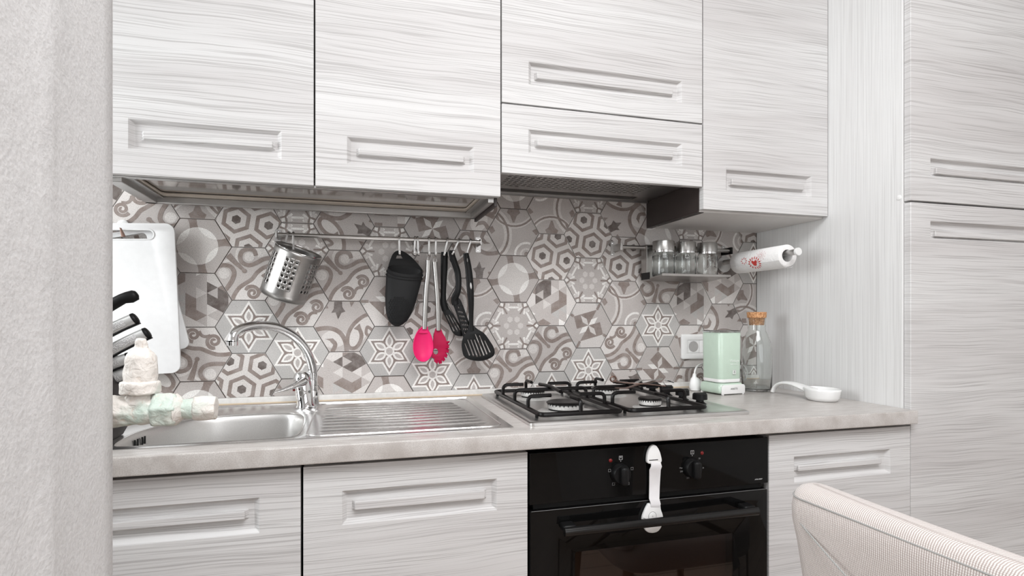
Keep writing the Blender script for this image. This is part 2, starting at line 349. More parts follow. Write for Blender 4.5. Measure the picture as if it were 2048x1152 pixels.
# ------------------------------------------------------------------ patterned hexagonal tiles
HS = .0849                                                    # side of a tile
def hexpoly(r, rot=0): return [(r * cos(radians(60 * k + rot)), r * sin(radians(60 * k + rot))) for k in range(6)]
def clip(poly, convex):
    out = poly
    n = len(convex)
    for i in range(n):
        ax, ay = convex[i]; bx_, by_ = convex[(i + 1) % n]; src = out; out = []
        if not src: return []
        ins = lambda p: (bx_ - ax) * (p[1] - ay) - (by_ - ay) * (p[0] - ax) >= -1e-9
        for j in range(len(src)):
            p, q = src[j - 1], src[j]; a, b = ins(p), ins(q)
            if a != b:
                d = (bx_ - ax) * (q[1] - p[1]) - (by_ - ay) * (q[0] - p[0])
                if abs(d) > 1e-12:
                    t = -((bx_ - ax) * (p[1] - ay) - (by_ - ay) * (p[0] - ax)) / d
                    out.append((p[0] + (q[0] - p[0]) * t, p[1] + (q[1] - p[1]) * t))
            if b: out.append(q)
    return out
class Art:
    def __init__(s, base): s.base = base; s.L = []
    def poly(s, pts, tone, new=True):
        if new or not s.L: s.L.append([])
        s.L[-1].append(([tuple(p)[:2] for p in pts], tone))
    def disc(s, x, y, r, tone, n=28, new=True): s.poly([(x + r * cos(2 * pi * i / n), y + r * sin(2 * pi * i / n)) for i in range(n)], tone, new)
    def stroke(s, pts, w, tone, new=True, closed=False):
        P = [Vector((p[0], p[1])) for p in pts]; k = len(P); ws = w if isinstance(w, (list, tuple)) else [w] * k
        A = []
        for i in range(k):
            a = P[i] - P[i - 1] if (i > 0 or closed) else P[1] - P[0]; b = (P[(i + 1) % k] - P[i]) if (i < k - 1 or closed) else a
            if a.length < 1e-9: a = b
            if b.length < 1e-9: b = a
            a = a.normalized(); b = b.normalized(); t = (a + b)
            t = t.normalized() if t.length > 1e-6 else a
            n = Vector((-t.y, t.x)); q = min(1 / max(.4, n.dot(Vector((-a.y, a.x)))), 2.2)
            A.append((P[i] + n * ws[i] / 2 * q, P[i] - n * ws[i] / 2 * q))
        if new or not s.L: s.L.append([])
        for i in range(k if closed else k - 1):
            j = (i + 1) % k; s.L[-1].append(([tuple(A[i][1]), tuple(A[j][1]), tuple(A[j][0]), tuple(A[i][0])], tone))
    def curve(s, pts, w, tone, new=True, n=6):
        q = cr([(p[0], p[1], 0) for p in pts], n)
        if isinstance(w, tuple): w = [w[0] + (w[1] - w[0]) * i / (len(q) - 1) for i in range(len(q))]
        s.stroke(q, w, tone, new)
    def ring(s, x, y, r, w, tone, a0=0, a1=360, new=True, n=None):
        n = n or max(6, int(abs(a1 - a0) / 12)); s.stroke([(x + r * cos(radians(a0 + (a1 - a0) * i / n)), y + r * sin(radians(a0 + (a1 - a0) * i / n))) for i in range(n + 1)], w, tone, new)
    def spiral(s, x, y, r0, r1, a0, turns, w, tone, new=True):
        n = int(abs(turns) * 22); s.stroke([(x + (r0 + (r1 - r0) * i / n) * cos(radians(a0) + 2 * pi * turns * i / n), y + (r0 + (r1 - r0) * i / n) * sin(radians(a0) + 2 * pi * turns * i / n)) for i in range(n + 1)],
                                           [w * (1 - .35 * i / n) for i in range(n + 1)], tone, new)
def art_star():
    a = Art(COOL); st = lambda r, k=.577: [((r if i % 2 == 0 else r * k) * cos(radians(90 + 30 * i)), (r if i % 2 == 0 else r * k) * sin(radians(90 + 30 * i))) for i in range(12)]
    out, inn = st(.85), st(.73)
    for i in range(12): a.poly([(0, 0), out[i], out[(i + 1) % 12]], WHITE, i == 0)
    for i in range(12): a.poly([(0, 0), inn[i], inn[(i + 1) % 12]], TAUPE, i == 0)
    for tone, r0, r1, w in ((WHITE, .12, .60, .135), (GREY, .20, .51, .065)):
        for k in range(6):
            q = radians(90 + 60 * k); d = Vector((cos(q), sin(q))); n = Vector((-d.y, d.x))
            L = [d * (r0 + (r1 - r0) * t) + n * w * (sin(pi * t ** .85)) for t in [i / 8 for i in range(9)]]; Rr = [d * (r0 + (r1 - r0) * t) - n * w * (sin(pi * t ** .85)) for t in [i / 8 for i in range(7, 0, -1)]]
            a.poly(L[::-1] + Rr[::-1], tone, k == 0)
    a.disc(0, 0, .17, WHITE); a.disc(0, 0, .115, GREY); return a
def art_honey():
    a = Art(LIGHT); c = []
    rot = radians(-9)
    for i in range(-3, 4):
        for j in range(-3, 4):
            x, y = i + j * .5, j * .866; x, y = x * .985, y * .985
            c.append((x * cos(rot) - y * sin(rot) - .37, x * sin(rot) + y * cos(rot) + .03))
    for r, tone in ((.475, TAUPE), (.335, LIGHT), (.15, DARK)):
        first = True
        for x, y in c: a.poly([(x + r * cos(radians(30 + 60 * k) + rot), y + r * sin(radians(30 + 60 * k) + rot)) for k in range(6)], tone, first); first = False
    return a
def art_arrow():
    a = Art(GREY); first = True
    for k in range(6):
        q = radians(60 * k); a.poly([(.27 * cos(q) + .115 * cos(radians(30 + 60 * m)), .27 * sin(q) + .115 * sin(radians(30 + 60 * m))) for m in range(6)], LIGHT, k == 0)
    F = lambda k, x, y: (x * cos(radians(60 * k)) - y * sin(radians(60 * k)), x * sin(radians(60 * k)) + y * cos(radians(60 * k)))
    for k in range(6):
        first = k == 0
        a.stroke([F(k, -.27, .68), F(k, .27, .68)], .075, WHITE, first)
        for s in (-1, 1):
            a.stroke([F(k, s * .17, .80), F(k, s * .30, .68), F(k, s * .17, .56)], .075, WHITE, False)
    for k in range(6):
        v = Vector((cos(radians(60 * k)), sin(radians(60 * k)))); n = Vector((-v.y, v.x))
        a.poly([v * .98, v * .89 + n * .07, v * .80, v * .89 - n * .07], WHITE, k == 0)
        a.stroke([tuple(v * .50), tuple(v * .76)], .06, TAUPE, False)
        a.stroke([tuple(v * .76), tuple(v * .93 + n * .15)], .06, TAUPE, False); a.stroke([tuple(v * .76), tuple(v * .93 - n * .15)], .06, TAUPE, False)
        for s in (-1, 1): a.poly([v * .73 + n * s * .06, v * .86 + n * s * .15, v * .80 + n * s * .24, v * .66 + n * s * .15][::s], LIGHT, False)
    return a
def art_scroll():
    a = Art(GREY)
    vine = [(-.52, -.95), (-.42, -.68), (-.28, -.46), (-.08, -.30), (.10, -.17), (.24, .03), (.42, .19), (.64, .29), (.9, .33)]
    q = cr([(x, y, 0) for x, y in vine], 4)
    for i in range(len(q) - 1): a.poly([(1.2, -1.1), (q[i + 1].x, q[i + 1].y), (q[i].x, q[i].y)][::-1], LIGHT if i % 1 == 0 else LIGHT, i == 0)
    a.curve(vine, .13, TAUPE)
    a.spiral(.60, -.20, .22, .03, 150, -1.65, .115, TAUPE); a.spiral(.12, -.62, .23, .03, 150, -1.65, .12, TAUPE, False)
    a.curve([(.33, -.62), (.37, -.48), (.47, -.40), (.62, -.40)], .10, TAUPE, False); a.curve([(-.09, -.54), (-.02, -.42), (.14, -.40)], .1, TAUPE, False)
    a.curve([(-.05, .96), (-.30, .80), (-.36, .55), (-.26, .36)], .09, LIGHT); a.curve([(-.86, .30), (-.6, .42), (-.42, .33)], .09, LIGHT, False)
    a.disc(.02, .56, .15, LIGHT, new=True); a.disc(-.74, .0, .17, LIGHT, new=False); a.poly([(.2, .9), (.28, .55), (.6, .62), (.5, .9)][::-1], LIGHT, False)
    a.curve([(.22, .60), (.16, .76), (-.02, .81), (-.20, .72), (-.26, .54), (-.20, .37), (.0, .28), (.22, .36), (.42, .48), (.62, .53), (.9, .50)], .135, TAUPE)
    a.curve([(-.92, .22), (-.74, .27), (-.54, .22), (-.44, .05), (-.48, -.18), (-.60, -.40), (-.72, -.58)], .135, TAUPE, False)
    a.curve([(-.64, .62), (-.50, .45), (-.34, .30), (-.18, .14), (-.10, .02)], [.2] * 25, TAUPE, False) if False else a.curve([(-.62, .60), (-.46, .42), (-.30, .26), (-.16, .12)], (.2, .09), TAUPE, False)
    a.disc(-.13, .09, .075, TAUPE, 12, False); return a
def art_tri(seed):
    rr = random.Random(seed); a = Art(LIGHT); g = .36; first = True
    tones = {}
    for i in range(-6, 6):
        for j in range(-6, 6):
            v = lambda p, q: ((p + q * .5) * g + .05, q * .866 * g + .04)
            for up in (0, 1):
                T = [v(i, j), v(i + 1, j), v(i, j + 1)] if up else [v(i + 1, j), v(i + 1, j + 1), v(i, j + 1)]
                cx = sum(p[0] for p in T) / 3; cy = sum(p[1] for p in T) / 3
                if cx * cx + cy * cy > 1.6: continue
                key = (i // 2, j) if rr.random() < .62 else (i, j, up)
                if key not in tones: tones[key] = rr.choice([GREY, GREY, LIGHT, LIGHT, TAUPE, COOL, GREY, DARK if len(key) == 2 else TAUPE, WHITE if len(key) == 3 else LIGHT])
                a.poly([(-y, x) for x, y in T], tones[key], first); first = False
    return a
def art_circle():
    a = Art(TAUPE); c = [(cos(radians(10 + 90 * k)) * .93, sin(radians(10 + 90 * k)) * .93) for k in range(4)]
    c = [(cos(radians(t)) * 1.0, sin(radians(t)) * 1.0) for t in (55, 145, 235, 325)]
    for k, (x, y) in enumerate(c): a.disc(x, y, .60, GREY, new=k == 0)
    a.disc(0, 0, .60, LIGHT)
    hx = ell(0, 0, .60, .60, 28); first = True
    for x, y in c:
        q = clip([(x + .60 * cos(2 * pi * i / 28), y + .60 * sin(2 * pi * i / 28)) for i in range(28)], hx)
        if len(q) > 2: a.poly(q, WHITE, first); first = False
    return a
def art_pin():
    a = Art(COOL); Rr = .70; co = [(Rr * cos(radians(90 * k)), Rr * sin(radians(90 * k))) for k in range(4)]
    for k in range(4):
        q = radians(90 * k + 20)
        a.poly([co[k], (1.4 * cos(q), 1.4 * sin(q)), (1.4 * cos(q + .75), 1.4 * sin(q + .75)), co[(k + 1) % 4]], (LIGHT, GREY)[k % 2], k == 0)
    for k in range(4):
        a.stroke([co[k], (co[k][0] * 1.5, co[k][1] * 1.5)], .10, TAUPE, k == 0)
    for k in range(4):
        b = co[(k + 1) % 4]; mxy = ((co[k][0] + b[0]) / 2, (co[k][1] + b[1]) / 2)
        a.poly([(0, 0), co[k], mxy], TAUPE, k == 0); a.poly([(0, 0), mxy, b], GREY if k % 2 else TAUPE, False)
    for k in range(4):
        q = radians(90 * k - 20); d = Vector((cos(q), sin(q))); n = Vector((-d.y, d.x))
        a.poly([(0, 0), d * .24 - n * .105, d * .50, d * .24 + n * .105], WHITE if k % 2 == 0 else LIGHT, k == 0)
    return a
def art_leaf():
    a = Art(GREY)
    a.poly(ell(-.34, -.42, .42, .30, 20, .1), LIGHT); a.poly(ell(.48, -.22, .26, .56, 20, -.5), LIGHT, False)
    a.poly(ell(.85, .1, .25, .35, 14), LIGHT, False)
    a.curve([(-.98, -.12), (-.7, -.06), (-.42, -.07), (-.14, -.22), (.03, -.52), (.08, -.9)], .15, TAUPE)
    a.curve([(.98, .42), (.74, .40), (.50, .26), (.26, .02), (.12, -.28), (.10, -.58), (.20, -.74), (.38, -.72), (.52, -.52), (.56, -.28), (.48, -.06)], .13, TAUPE, False)
    a.poly([(.30, -.08), (.50, .10), (.60, -.20)][::-1], TAUPE, False)
    a.poly([(-.62, -.42), (-.36, -.40), (-.40, -.52)][::-1], TAUPE, False); a.curve([(-.42, -.46), (-.30, -.62), (-.40, -.86)], .14, TAUPE, False)
    a.curve([(.94, -.15), (.76, -.02), (.72, -.24), (.84, -.36)], .1, TAUPE, False)
    L = [(-.33, .86), (-.35, .60), (-.43, .46), (-.29, .48), (-.21, .24), (-.10, .46), (.03, .51), (-.07, .66), (-.08, .86)]
    a.poly([L[0], L[1], (-.21, .6), L[7], L[8]], DARK); a.poly([L[1], L[2], L[3], (-.21, .6)], DARK, False); a.poly([L[3], L[4], L[5], (-.21, .6)], DARK, False); a.poly([L[5], L[6], L[7], (-.21, .6)], DARK, False)
    a.poly([(.15, .9), (.22, .66), (.36, .9)], TAUPE, False); a.poly([(-.62, .9), (-.66, .6), (-.52, .62)], TAUPE, False); return a
def art_rings():
    a = Art(GREY)
    a.disc(0, 1.12, .98, LIGHT, 40); a.disc(0, 1.12, .80, GREY, 40)
    a.ring(-1.18, -.12, .98, .30, LIGHT, -60, 75); a.ring(0, 1.12, .90, .07, TAUPE, 200, 340); a.ring(-1.18, -.12, .98, .085, TAUPE, -60, 75, False)
    a.ring(-1.18, .30, .62, .075, TAUPE, 10, 60, False)
    a.poly([(-.20, .86), (-.26, .72), (-.13, .62), (-.03, .36), (.03, .36), (.13, .62), (.26, .72), (.20, .86)], TAUPE)
    a.ring(.50, -.82, .44, .08, WHITE, 70, 200); a.ring(.50, -.82, .22, .07, LIGHT, 0, 360, False); a.disc(.5, -.80, .09, TAUPE, 12, False)
    a.poly([(.72, .08), (.86, .16), (1, .04), (.88, -.08)][::-1], TAUPE, False); a.poly([(-.98, .12), (-.80, .20), (-.7, .02), (-.84, -.1)][::-1], TAUPE, False); return a
def art_patch():
    rr = random.Random(4); a = Art(GREY); first = True
    for i in range(-5, 5):
        for j in range(-5, 5):
            x, y = i * .26 + .02, j * .26 + .05; a.poly([(x, y), (x + .26, y), (x + .26, y + .26), (x, y + .26)], rr.choice([LIGHT, GREY, TAUPE, WHITE, DARK, LIGHT, GREY]), first); first = False
    return a
ARTS = dict(A=art_star, B=art_honey, C=art_arrow, D=art_scroll, E=lambda: art_tri(11), F=art_circle, G=art_pin, H=art_leaf, I=art_rings, J=art_patch)
ARTC = {}; TILEC = {}
def tile_mesh(kind, rot, lo, hi):
    """lo: cut below this height (tile units of length), hi: cut right of this x"""
    key = (kind, rot, lo, hi)
    if key in TILEC: return TILEC[key]
    if kind not in ARTC: ARTC[kind] = ARTS[kind]()
    a = ARTC[kind]; g = .0009 / HS
    def outline(r):
        h = hexpoly(r)
        box = [(-2, lo + (1 - r) * .5 if lo > -1 else -2), (hi - (1 - r) * .5 if hi < 1 else 2, lo + (1 - r) * .5 if lo > -1 else -2), (hi - (1 - r) * .5 if hi < 1 else 2, 2), (-2, 2)]
        return clip(h, box)
    o0 = outline(1 - g * 1.15); o1 = outline(1 - g * 1.15 - .010)
    c, s = cos(radians(rot)), sin(radians(rot)); T = .0042
    vs, fs, ms = [], [], []
    def addp(pts, y, m):
        n = len(vs); vs.extend([(p[0] * HS, y, p[1] * HS) for p in pts]); fs.append(list(range(n, n + len(pts)))); ms.append(m)
    n0 = len(o0)
    if n0 == len(o1):
        base = len(vs)
        vs.extend([(p[0] * HS, T, p[1] * HS) for p in o0]); vs.extend([(p[0] * HS, .0006, p[1] * HS) for p in o0]); vs.extend([(p[0] * HS, 0, p[1] * HS) for p in o1])
        for k in (0, 1):
            for i in range(n0):
                j = (i + 1) % n0; fs.append([base + k * n0 + i, base + k * n0 + j, base + (k + 1) * n0 + j, base + (k + 1) * n0 + i]); ms.append(a.base)
    addp(o1, 0, a.base)
    for li, L in enumerate(a.L):
        for pi_, (pts, tone) in enumerate(L):
            q = [(x * c - y * s, x * s + y * c) for x, y in pts]
            ar = sum(q[i - 1][0] * q[i][1] - q[i][0] * q[i - 1][1] for i in range(len(q)))
            if ar < 0: q = q[::-1]
            q = clip(q, o1)
            if len(q) > 2: addp(q, -.00008 * (li + 1) - .000001 * pi_, tone)
    me = bpy.data.meshes.new('tile'); me.from_pydata(vs, [], fs)
    for p, m in zip(me.polygons, ms): p.material_index = m
    for m in TONES: me.materials.append(m)
    bm = bmesh.new(); bm.from_mesh(me); bm.normal_update()
    for f in bm.faces:
        if f.normal.y > .3: f.normal_flip()
    bm.to_mesh(me); bm.free(); TILEC[key] = me; return me
# rows from the lowest visible up; even columns sit half a tile lower
LAYOUT = {-8: ('AD0', 'EB0', 'FH0', 'GC0', 'I0'), -1: None}
COLS = {
    -8: ['G0', 'A0', 'E0', 'D0', 'F0'], -7: ['I0', 'B0', 'H0', 'C0', 'A0'], -6: ['E60', 'D0', 'A0', 'I0', 'G0'], -5: ['F0', 'H60', 'G0', 'D60', 'B0'],
    -4: ['C0', 'E0', 'I0', 'A0', 'D120'], -3: ['B0', 'F0', 'D60', 'H0', 'E0'], -2: ['H60', 'A0', 'G60', 'D180', 'E60'], -1: ['F60', 'D120', 'E0', 'F0', 'I180'],
    0: ['B60', 'A0', 'D0', 'B0', 'G0'], 1: ['H60', 'A0', 'D0', 'C0', 'C0'], 2: ['E60', 'H0', 'D0', 'H240', 'F0'], 3: ['F0', 'A0', 'G0', 'C0', 'J0'],
    4: ['A0', 'B120', 'I60', 'G60', 'D0'], 5: ['A0', 'I180', 'I0', 'H180', 'H60'], 6: ['D0', 'C0', 'F0', 'I0', 'F0'], 7: ['A0', 'D0', 'E120', 'B0', 'I180'],
    8: ['A0', 'G60', 'C0', 'B120', 'C0'], 9: ['H300', 'D180', 'I0', 'B60', 'H120'], 10: ['G0', 'A0', 'D120', 'F60', 'B0'], 11: ['D60', 'G60', 'E120', 'H60', 'C0'],
    12: ['E0', 'H300', 'E60', 'I60', 'F0'], 13: ['A0', 'G60', 'I60', 'A0', 'B0']}
ZB, XR = .9165, 1.392
for i, col in COLS.items():
    x = -.2764 + .12734 * i
    zs = [-.173, -.026, .121, .268, .415] if i % 2 == 0 else [-.247, -.0998, .0472, .194, .341]
    for k, spec in enumerate(col):
        z = zs[k] + CAMZ; lo = (ZB - z) / HS; hi = (XR - x) / HS
        lo = lo if lo > -.866 else -2; hi = hi if hi < 1 else 2
        me = tile_mesh(spec[0], int(spec[1:]), round(lo, 3), round(hi, 3))
        o = bpy.data.objects.new('tile', me); COL.objects.link(o); o.location = (x, 0, z); o.parent = wall_back

# ------------------------------------------------------------------ cabinet doors
def door(name, parent, x0, x1, z0, z1, yf, th, rec, bar, axis='x'):
    """a slab door whose front has a sunk bevelled field with a grip bar in it"""
    rx0, rx1, rz0, rz1 = rec; d, s = .011, .008; yb = yf + th
    m = MB(); P = lambda x, y, z: Vector((x, y, z))
    o = [(x0, z0), (x1, z0), (x1, z1), (x0, z1)]; r = [(rx0, rz0), (rx1, rz0), (rx1, rz1), (rx0, rz1)]
    f = [(rx0 + s * 1.2, rz0 + s * .9), (rx1 - s * 1.2, rz0 + s * .9), (rx1 - s * 1.2, rz1 - s * .9), (rx0 + s * 1.2, rz1 - s * .9)]
    vs = [P(x, yf, z) for x, z in o] + [P(x, yf, z) for x, z in r] + [P(x, yf + d, z) for x, z in f] + [P(x, yb, z) for x, z in o]
    fs = [(i, (i + 1) % 4, 4 + (i + 1) % 4, 4 + i) for i in range(4)] + [(4 + i, 4 + (i + 1) % 4, 8 + (i + 1) % 4, 8 + i) for i in range(4)] + [(8, 9, 10, 11), (15, 14, 13, 12)] + [(i, 12 + i, 12 + (i + 1) % 4, (i + 1) % 4) for i in range(4)]
    m.add(vs, fs); o = mk(name, m, M_WOOD, parent, bevel=.0012, smooth=30)
    bx0, bx1, bz0, bz1 = bar; h = MB(); yfl = yf + d
    A = [(bx0, bz0), (bx1, bz0), (bx1, bz1), (bx0, bz1)]; B = [(bx0 - .006, bz0 - .003), (bx1 + .006, bz0 - .003), (bx1 + .006, bz1 + .001), (bx0 - .006, bz1 + .001)]
    h.add([P(x, yf - .0005, z) for x, z in A] + [P(x, yf + .006, z) for x, z in A] + [P(x, yfl + .001, z) for x, z in B],
          [(0, 1, 2, 3), (11, 10, 9, 8)] + [(k * 4 + i, (k + 1) * 4 + i, (k + 1) * 4 + (i + 1) % 4, k * 4 + (i + 1) % 4) for k in (0, 1) for i in range(4)])
    mk('handle', h, M_WOOD, o, bevel=.002, seg=2); return o
YU, TD = -.316, .019                                          # front of the upper doors, door thickness
def grip(z0, h=.0155): return z0, z0 + h
# dish drainer wall cabinet (two doors)
c1 = thing('wall_cabinet', 'widest wall cabinet, two white wood-grain doors, above the sink, dish rack frame beneath', 'cabinet', (-.085, 0, 1.44), 'wall cabinets')
m = MB().box(-.532, -.514, -.295, 0, 1.452, 2.17).box(.345, .363, -.295, 0, 1.452, 2.17).box(-.514, .345, -.295, 0, 2.152, 2.17)
mk('carcass', m, M_INNER, c1)
door('door', c1, -.532, -.0865, 1.4455, 2.17, YU, TD, (-.463, -.156, 1.5010, 1.5655), (-.436, -.175, 1.5250, 1.5415))
door('door', c1, -.0828, .3628, 1.4455, 2.17, YU, TD, (-.012, .2942, 1.5010, 1.5655), (.0143, .2687, 1.5250, 1.5415))
fr = MB()
z0, z1 = 1.433, 1.451
fr.box(-.512, -.483, -.292, -.045, z0, z1).box(.337, .352, -.292, -.045, z0, z1).box(-.512, .352, -.060, -.045, z0, z1).box(-.512, .352, -.294, -.280, z0 + .01, z1)
mk('rack_frame', fr, M_ALU, c1, bevel=.0015)
mk('frame_lip', MB().box(-.483, -.468, -.275, -.060, 1.446, 1.449), M_ALU, c1); mk('frame_lip', MB().box(.322, .337, -.275, -.060, 1.446, 1.449), M_ALU, c1)
mk('side_trim', MB().box(.353, .3605, -.292, -.042, 1.425, 1.456), M_DARKB, c1, 'dark end strip with two small screws', bevel=.001)
for y in (-.085, -.20):
    mk('screw', MB().lathe([(.003, 0), (.003, .0012), (.001, .0016)], 12, Matrix.Translation((.3605, y, 1.44)) @ Matrix.Rotation(pi / 2, 4, 'Y')), M_CHROME, c1)
mk('drip_tray', MB().box(-.468, .322, -.262, -.088, 1.4555, 1.4575), M_TRAY, c1, 'shiny clear drip tray reflecting the tiles', bevel=.0008)
mk('tray_rim', plate([rrect(-.483, .337, -.280, -.060, .01), rrect(-.462, .316, -.256, -.094, .012)], .004, Matrix.Translation((0, 0, 1.4525)), .001), M_CREAM, c1, 'cream plastic tray rim')
# cabinet with two lifting fronts above the hood
c2 = thing('wall_cabinet', 'wall cabinet with two stacked lift-up fronts above the hob', 'cabinet', (.66, 0, 1.53), 'wall cabinets')
mk('carcass', MB().box(.366, .382, -.295, 0, 1.56, 2.17).box(.937, .953, -.295, 0, 1.56, 2.17).box(.382, .937, -.295, 0, 2.152, 2.17).box(.382, .937, -.29, 0, 1.70, 1.716), M_INNER, c2)
door('flap_door', c2, .3665, .9528, 1.6875, 2.17, YU, TD, (.4378, .8876, 1.7385, 1.7985), (.461, .859, 1.7580, 1.7750))
door('flap_door', c2, .3665, .9528, 1.5075, 1.6835, YU, TD, (.4378, .8876, 1.5620, 1.6235), (.462, .860, 1.5835, 1.6003))
# narrow cabinet
c3 = thing('wall_cabinet', 'narrow single-door wall cabinet with dark side, above the spice rack', 'cabinet', (1.175, 0, 1.44), 'wall cabinets')
mk('carcass', MB().box(.957, 1.391, -.2955, 0, 1.447, 2.17), M_INNER, c3)
mk('bottom_panel', MB().box(.957, 1.391, -.2955, 0, 1.4405, 1.4465), M_INNER, c3)
mk('side_panel', MB().box(.9535, .957, -.2952, 0, 1.443, 2.16), M_DARKB, c3, 'dark brown side panel')
mk('edge_strip', MB().box(.9535, .972, -.2952, 0, 1.4385, 1.4430), M_DARKB, c3, 'thin dark bottom edge', bevel=.0008)
for y in (-.05, -.20): mk('screw', MB().lathe([(.0035, 0), (.0035, -.001), (.001, -.0016)], 12, Matrix.Translation((.963, y, 1.4385))), M_CHROME, c3)
door('door', c3, .9558, 1.391, 1.4455, 2.17, YU, TD, (1.0309, 1.3306, 1.4985, 1.5625), (1.0509, 1.3031, 1.5200, 1.5380))
# hood
hd = thing('cooker_hood', 'built-in grey steel cooker hood under the stacked lift-up fronts', 'cooker hood', (.66, 0, 1.525))
slots = []
for i in range(27):
    for j in range(9):
        xx = .415 + i * .0165; yy = -.272 + j * .0185 + (.009 if (i // 2) % 2 else 0)
        slots.append(rrect(xx - .0058, xx + .0058, yy - .0034, yy + .0034, .002, 2))
mk('filter_panel', plate([rrect(.384, .938, -.288, -.078, .004)] + slots, .0015, Matrix.Translation((0, 0, 1.5245))), M_ALU, hd, 'perforated grease filter', recalc=False)
mk('hood_rim', plate([rrect(.3675, .952, -.294, -.002, .003), rrect(.388, .934, -.284, -.082, .006), rrect(.43, .885, -.070, -.024, .006)], .005, Matrix.Translation((0, 0, 1.529))), metal('grey_painted_steel', (.42, .41, .40), .3), hd)
mk('light_diffuser', MB().box(.428, .887, -.073, -.022, 1.529, 1.533), simple('smoked_plastic', (.03, .025, .023), .5), hd, 'dark smoked light cover')
mk('housing', MB().box(.372, .948, -.292, -.004, 1.5325, 1.60), M_VOID, hd)
mk('rear_edge', MB().box(.368, .952, -.012, 0, 1.5205, 1.5265), M_ALU, hd)

# ------------------------------------------------------------------ tall cabinet on the right
tc = thing('tall_cabinet', 'full-height white wood-grain cupboard with two wide doors at the right edge', 'cabinet', (1.69, -.28, 0))
mk('side_panel', MB().box(1.393, 1.409, -.556, .0, 0, 2.3), M_WOODV, tc, 'side panel with upright grain', bevel=.001)
mk('carcass', MB().box(1.4095, 2.0, -.555, 0, .05, 2.3), M_INNER, tc)
door('door', tc, 1.3975, 1.9975, .12, 1.4385, -.576, TD, (1.4648, 1.9300, 1.3450, 1.3920), (1.4815, 1.913, 1.3520, 1.3685))
door('door', tc, 1.3975, 1.9975, 1.4435, 2.28, -.576, TD, (1.4648, 1.9300, 1.5100, 1.5575), (1.4850, 1.909, 1.5175, 1.5345))
mk('screw_cap', MB().lathe([(.0065, 0), (.0065, .0012), (.004, .002)], 20, Matrix.Translation((1.393, CAMY + 1.159, 1.4555)) @ Matrix.Rotation(-pi / 2, 4, 'Y')), M_WHITEP, tc, 'round white screw cap')

# ------------------------------------------------------------------ base cabinets
def base(label, x0, x1, rec, bar, loc):
    b = thing('base_cabinet', label, 'cabinet', loc, 'base cabinets')
    mk('carcass', MB().box(x0 + .003, x1 - .003, -.556, -.01, .10, .70), M_VOID, b)
    mk('side_panel', MB().box(x0 + .002, x0 + .018, -.555, -.01, .10, .862), M_INNER, b); mk('side_panel', MB().box(x1 - .020, x1 - .005, -.555, -.01, .10, .862), M_INNER, b)
    mk('front_rail', MB().box(x0 + .018, x1 - .018, -.552, -.54, .80, .862), M_VOID, b)
    door('door', b, x0, x1, .115, .8557, -.576, TD, rec, bar); mk('plinth', MB().box(x0, x1, -.52, -.50, 0, .10), M_WOOD, b); return b
base('leftmost base cabinet with a wood-grain door under the sink bowl', -.541, -.0935, (-.464, -.165, .7410, .8055), (-.441, -.1894, .7670, .7825), (-.31, -.28, 0))
base('base cabinet with wood-grain door under the draining board, left of the oven', -.0888, .3535, (-.0189, .2876, .7410, .8055), (.0042, .2625, .7655, .7830), (.13, -.28, 0))
base('base cabinet with wood-grain door right of the oven, partly behind the chair', .9575, 1.3955, (1.0298, 1.3297, .7385, .8005), (1.0430, 1.3002, .7640, .7785), (1.17, -.28, 0))

# ------------------------------------------------------------------ worktop
hole = rrect(-.455, -.092, -.526, -.190, .045)
wt = mk('worktop', plate([[(-1.595, -.600), (1.3915, -.600), (1.3915, -.001), (-1.595, -.001)], hole], .0345, Matrix.Translation((0, 0, .88275)), .003, 2), M_TOP, loc=(0, -.3, .8655))
tag(wt, 'long pale grey stone-look worktop with taupe front edge', 'worktop')
up = thing('upstand', 'thin pale strip along the foot of the tiled wall behind the worktop', 'upstand', (0, -.01, .9))
mk('strip', MB().box(-1.59, 1.3925, -.016, 0, .9005, .9175), M_STRIP, up, bevel=.002)
mk('sealant', MB().tube([(-1.59, -.0175, .9015), (.345, -.0175, .9015), (1.39, -.0175, .9012)], .0022, 8), M_SEAL, up, 'yellowed sealant bead')

# ------------------------------------------------------------------ sink
sk = thing('sink', 'stainless steel inset sink with bowl and ribbed draining board', 'sink', (-.1, -.3, .9))
bl = [tuple(p)[:2] for p in cr([(-.424, -.500, 0), (-.430, -.42, 0), (-.420, -.345, 0), (-.387, -.274, 0), (-.34, -.226, 0), (-.28, -.208, 0), (-.18, -.205, 0), (-.135, -.221, 0), (-.112, -.27, 0), (-.106, -.36, 0), (-.106, -.45, 0), (-.112, -.495, 0), (-.138, -.514, 0), (-.25, -.517, 0), (-.39, -.516, 0)], 4, True)]
mk('rim', plate([rrect(-.525, .336, -.541, -.045, .012), bl], .0016, Matrix.Translation((0, 0, .9008)), .0006), M_SINK, sk)
n = len(bl); cxb, cyb = -.268, -.361
def ringb(sc, z, dz=0): return [Vector((cxb + (x - cxb) * sc, cyb + (y - cyb) * sc, z)) for x, y in bl]
b = MB(); b.loft([ringb(1.03, .9018), ringb(1.0, .9010), ringb(.982, .896), ringb(.965, .886), ringb(.94, .80), ringb(.92, .765), ringb(.86, .752), ringb(.15, .748)], cap=False)
mk('bowl', b, M_BOWL, sk, smooth=60, recalc=False)
mk('drain', MB().lathe([(.04, 0), (.04, .003), (.025, .001), (.003, .001)], 24, Matrix.Translation((cxb, cyb, .749))), M_CHROME, sk)
for y in (-.405, -.393, -.374, -.363):
    xw = -.430 + (.010 * max(0, y + .42) / .075); xw = cxb + (xw - cxb) * .9605
    mk('overflow_slot', MB().box(xw - .002, xw + .0012, cyb + (y - cyb) * .96 - .0006, cyb + (y - cyb) * .96 + .0006, .8745, .8905), M_VOID, sk)
rb = MB()
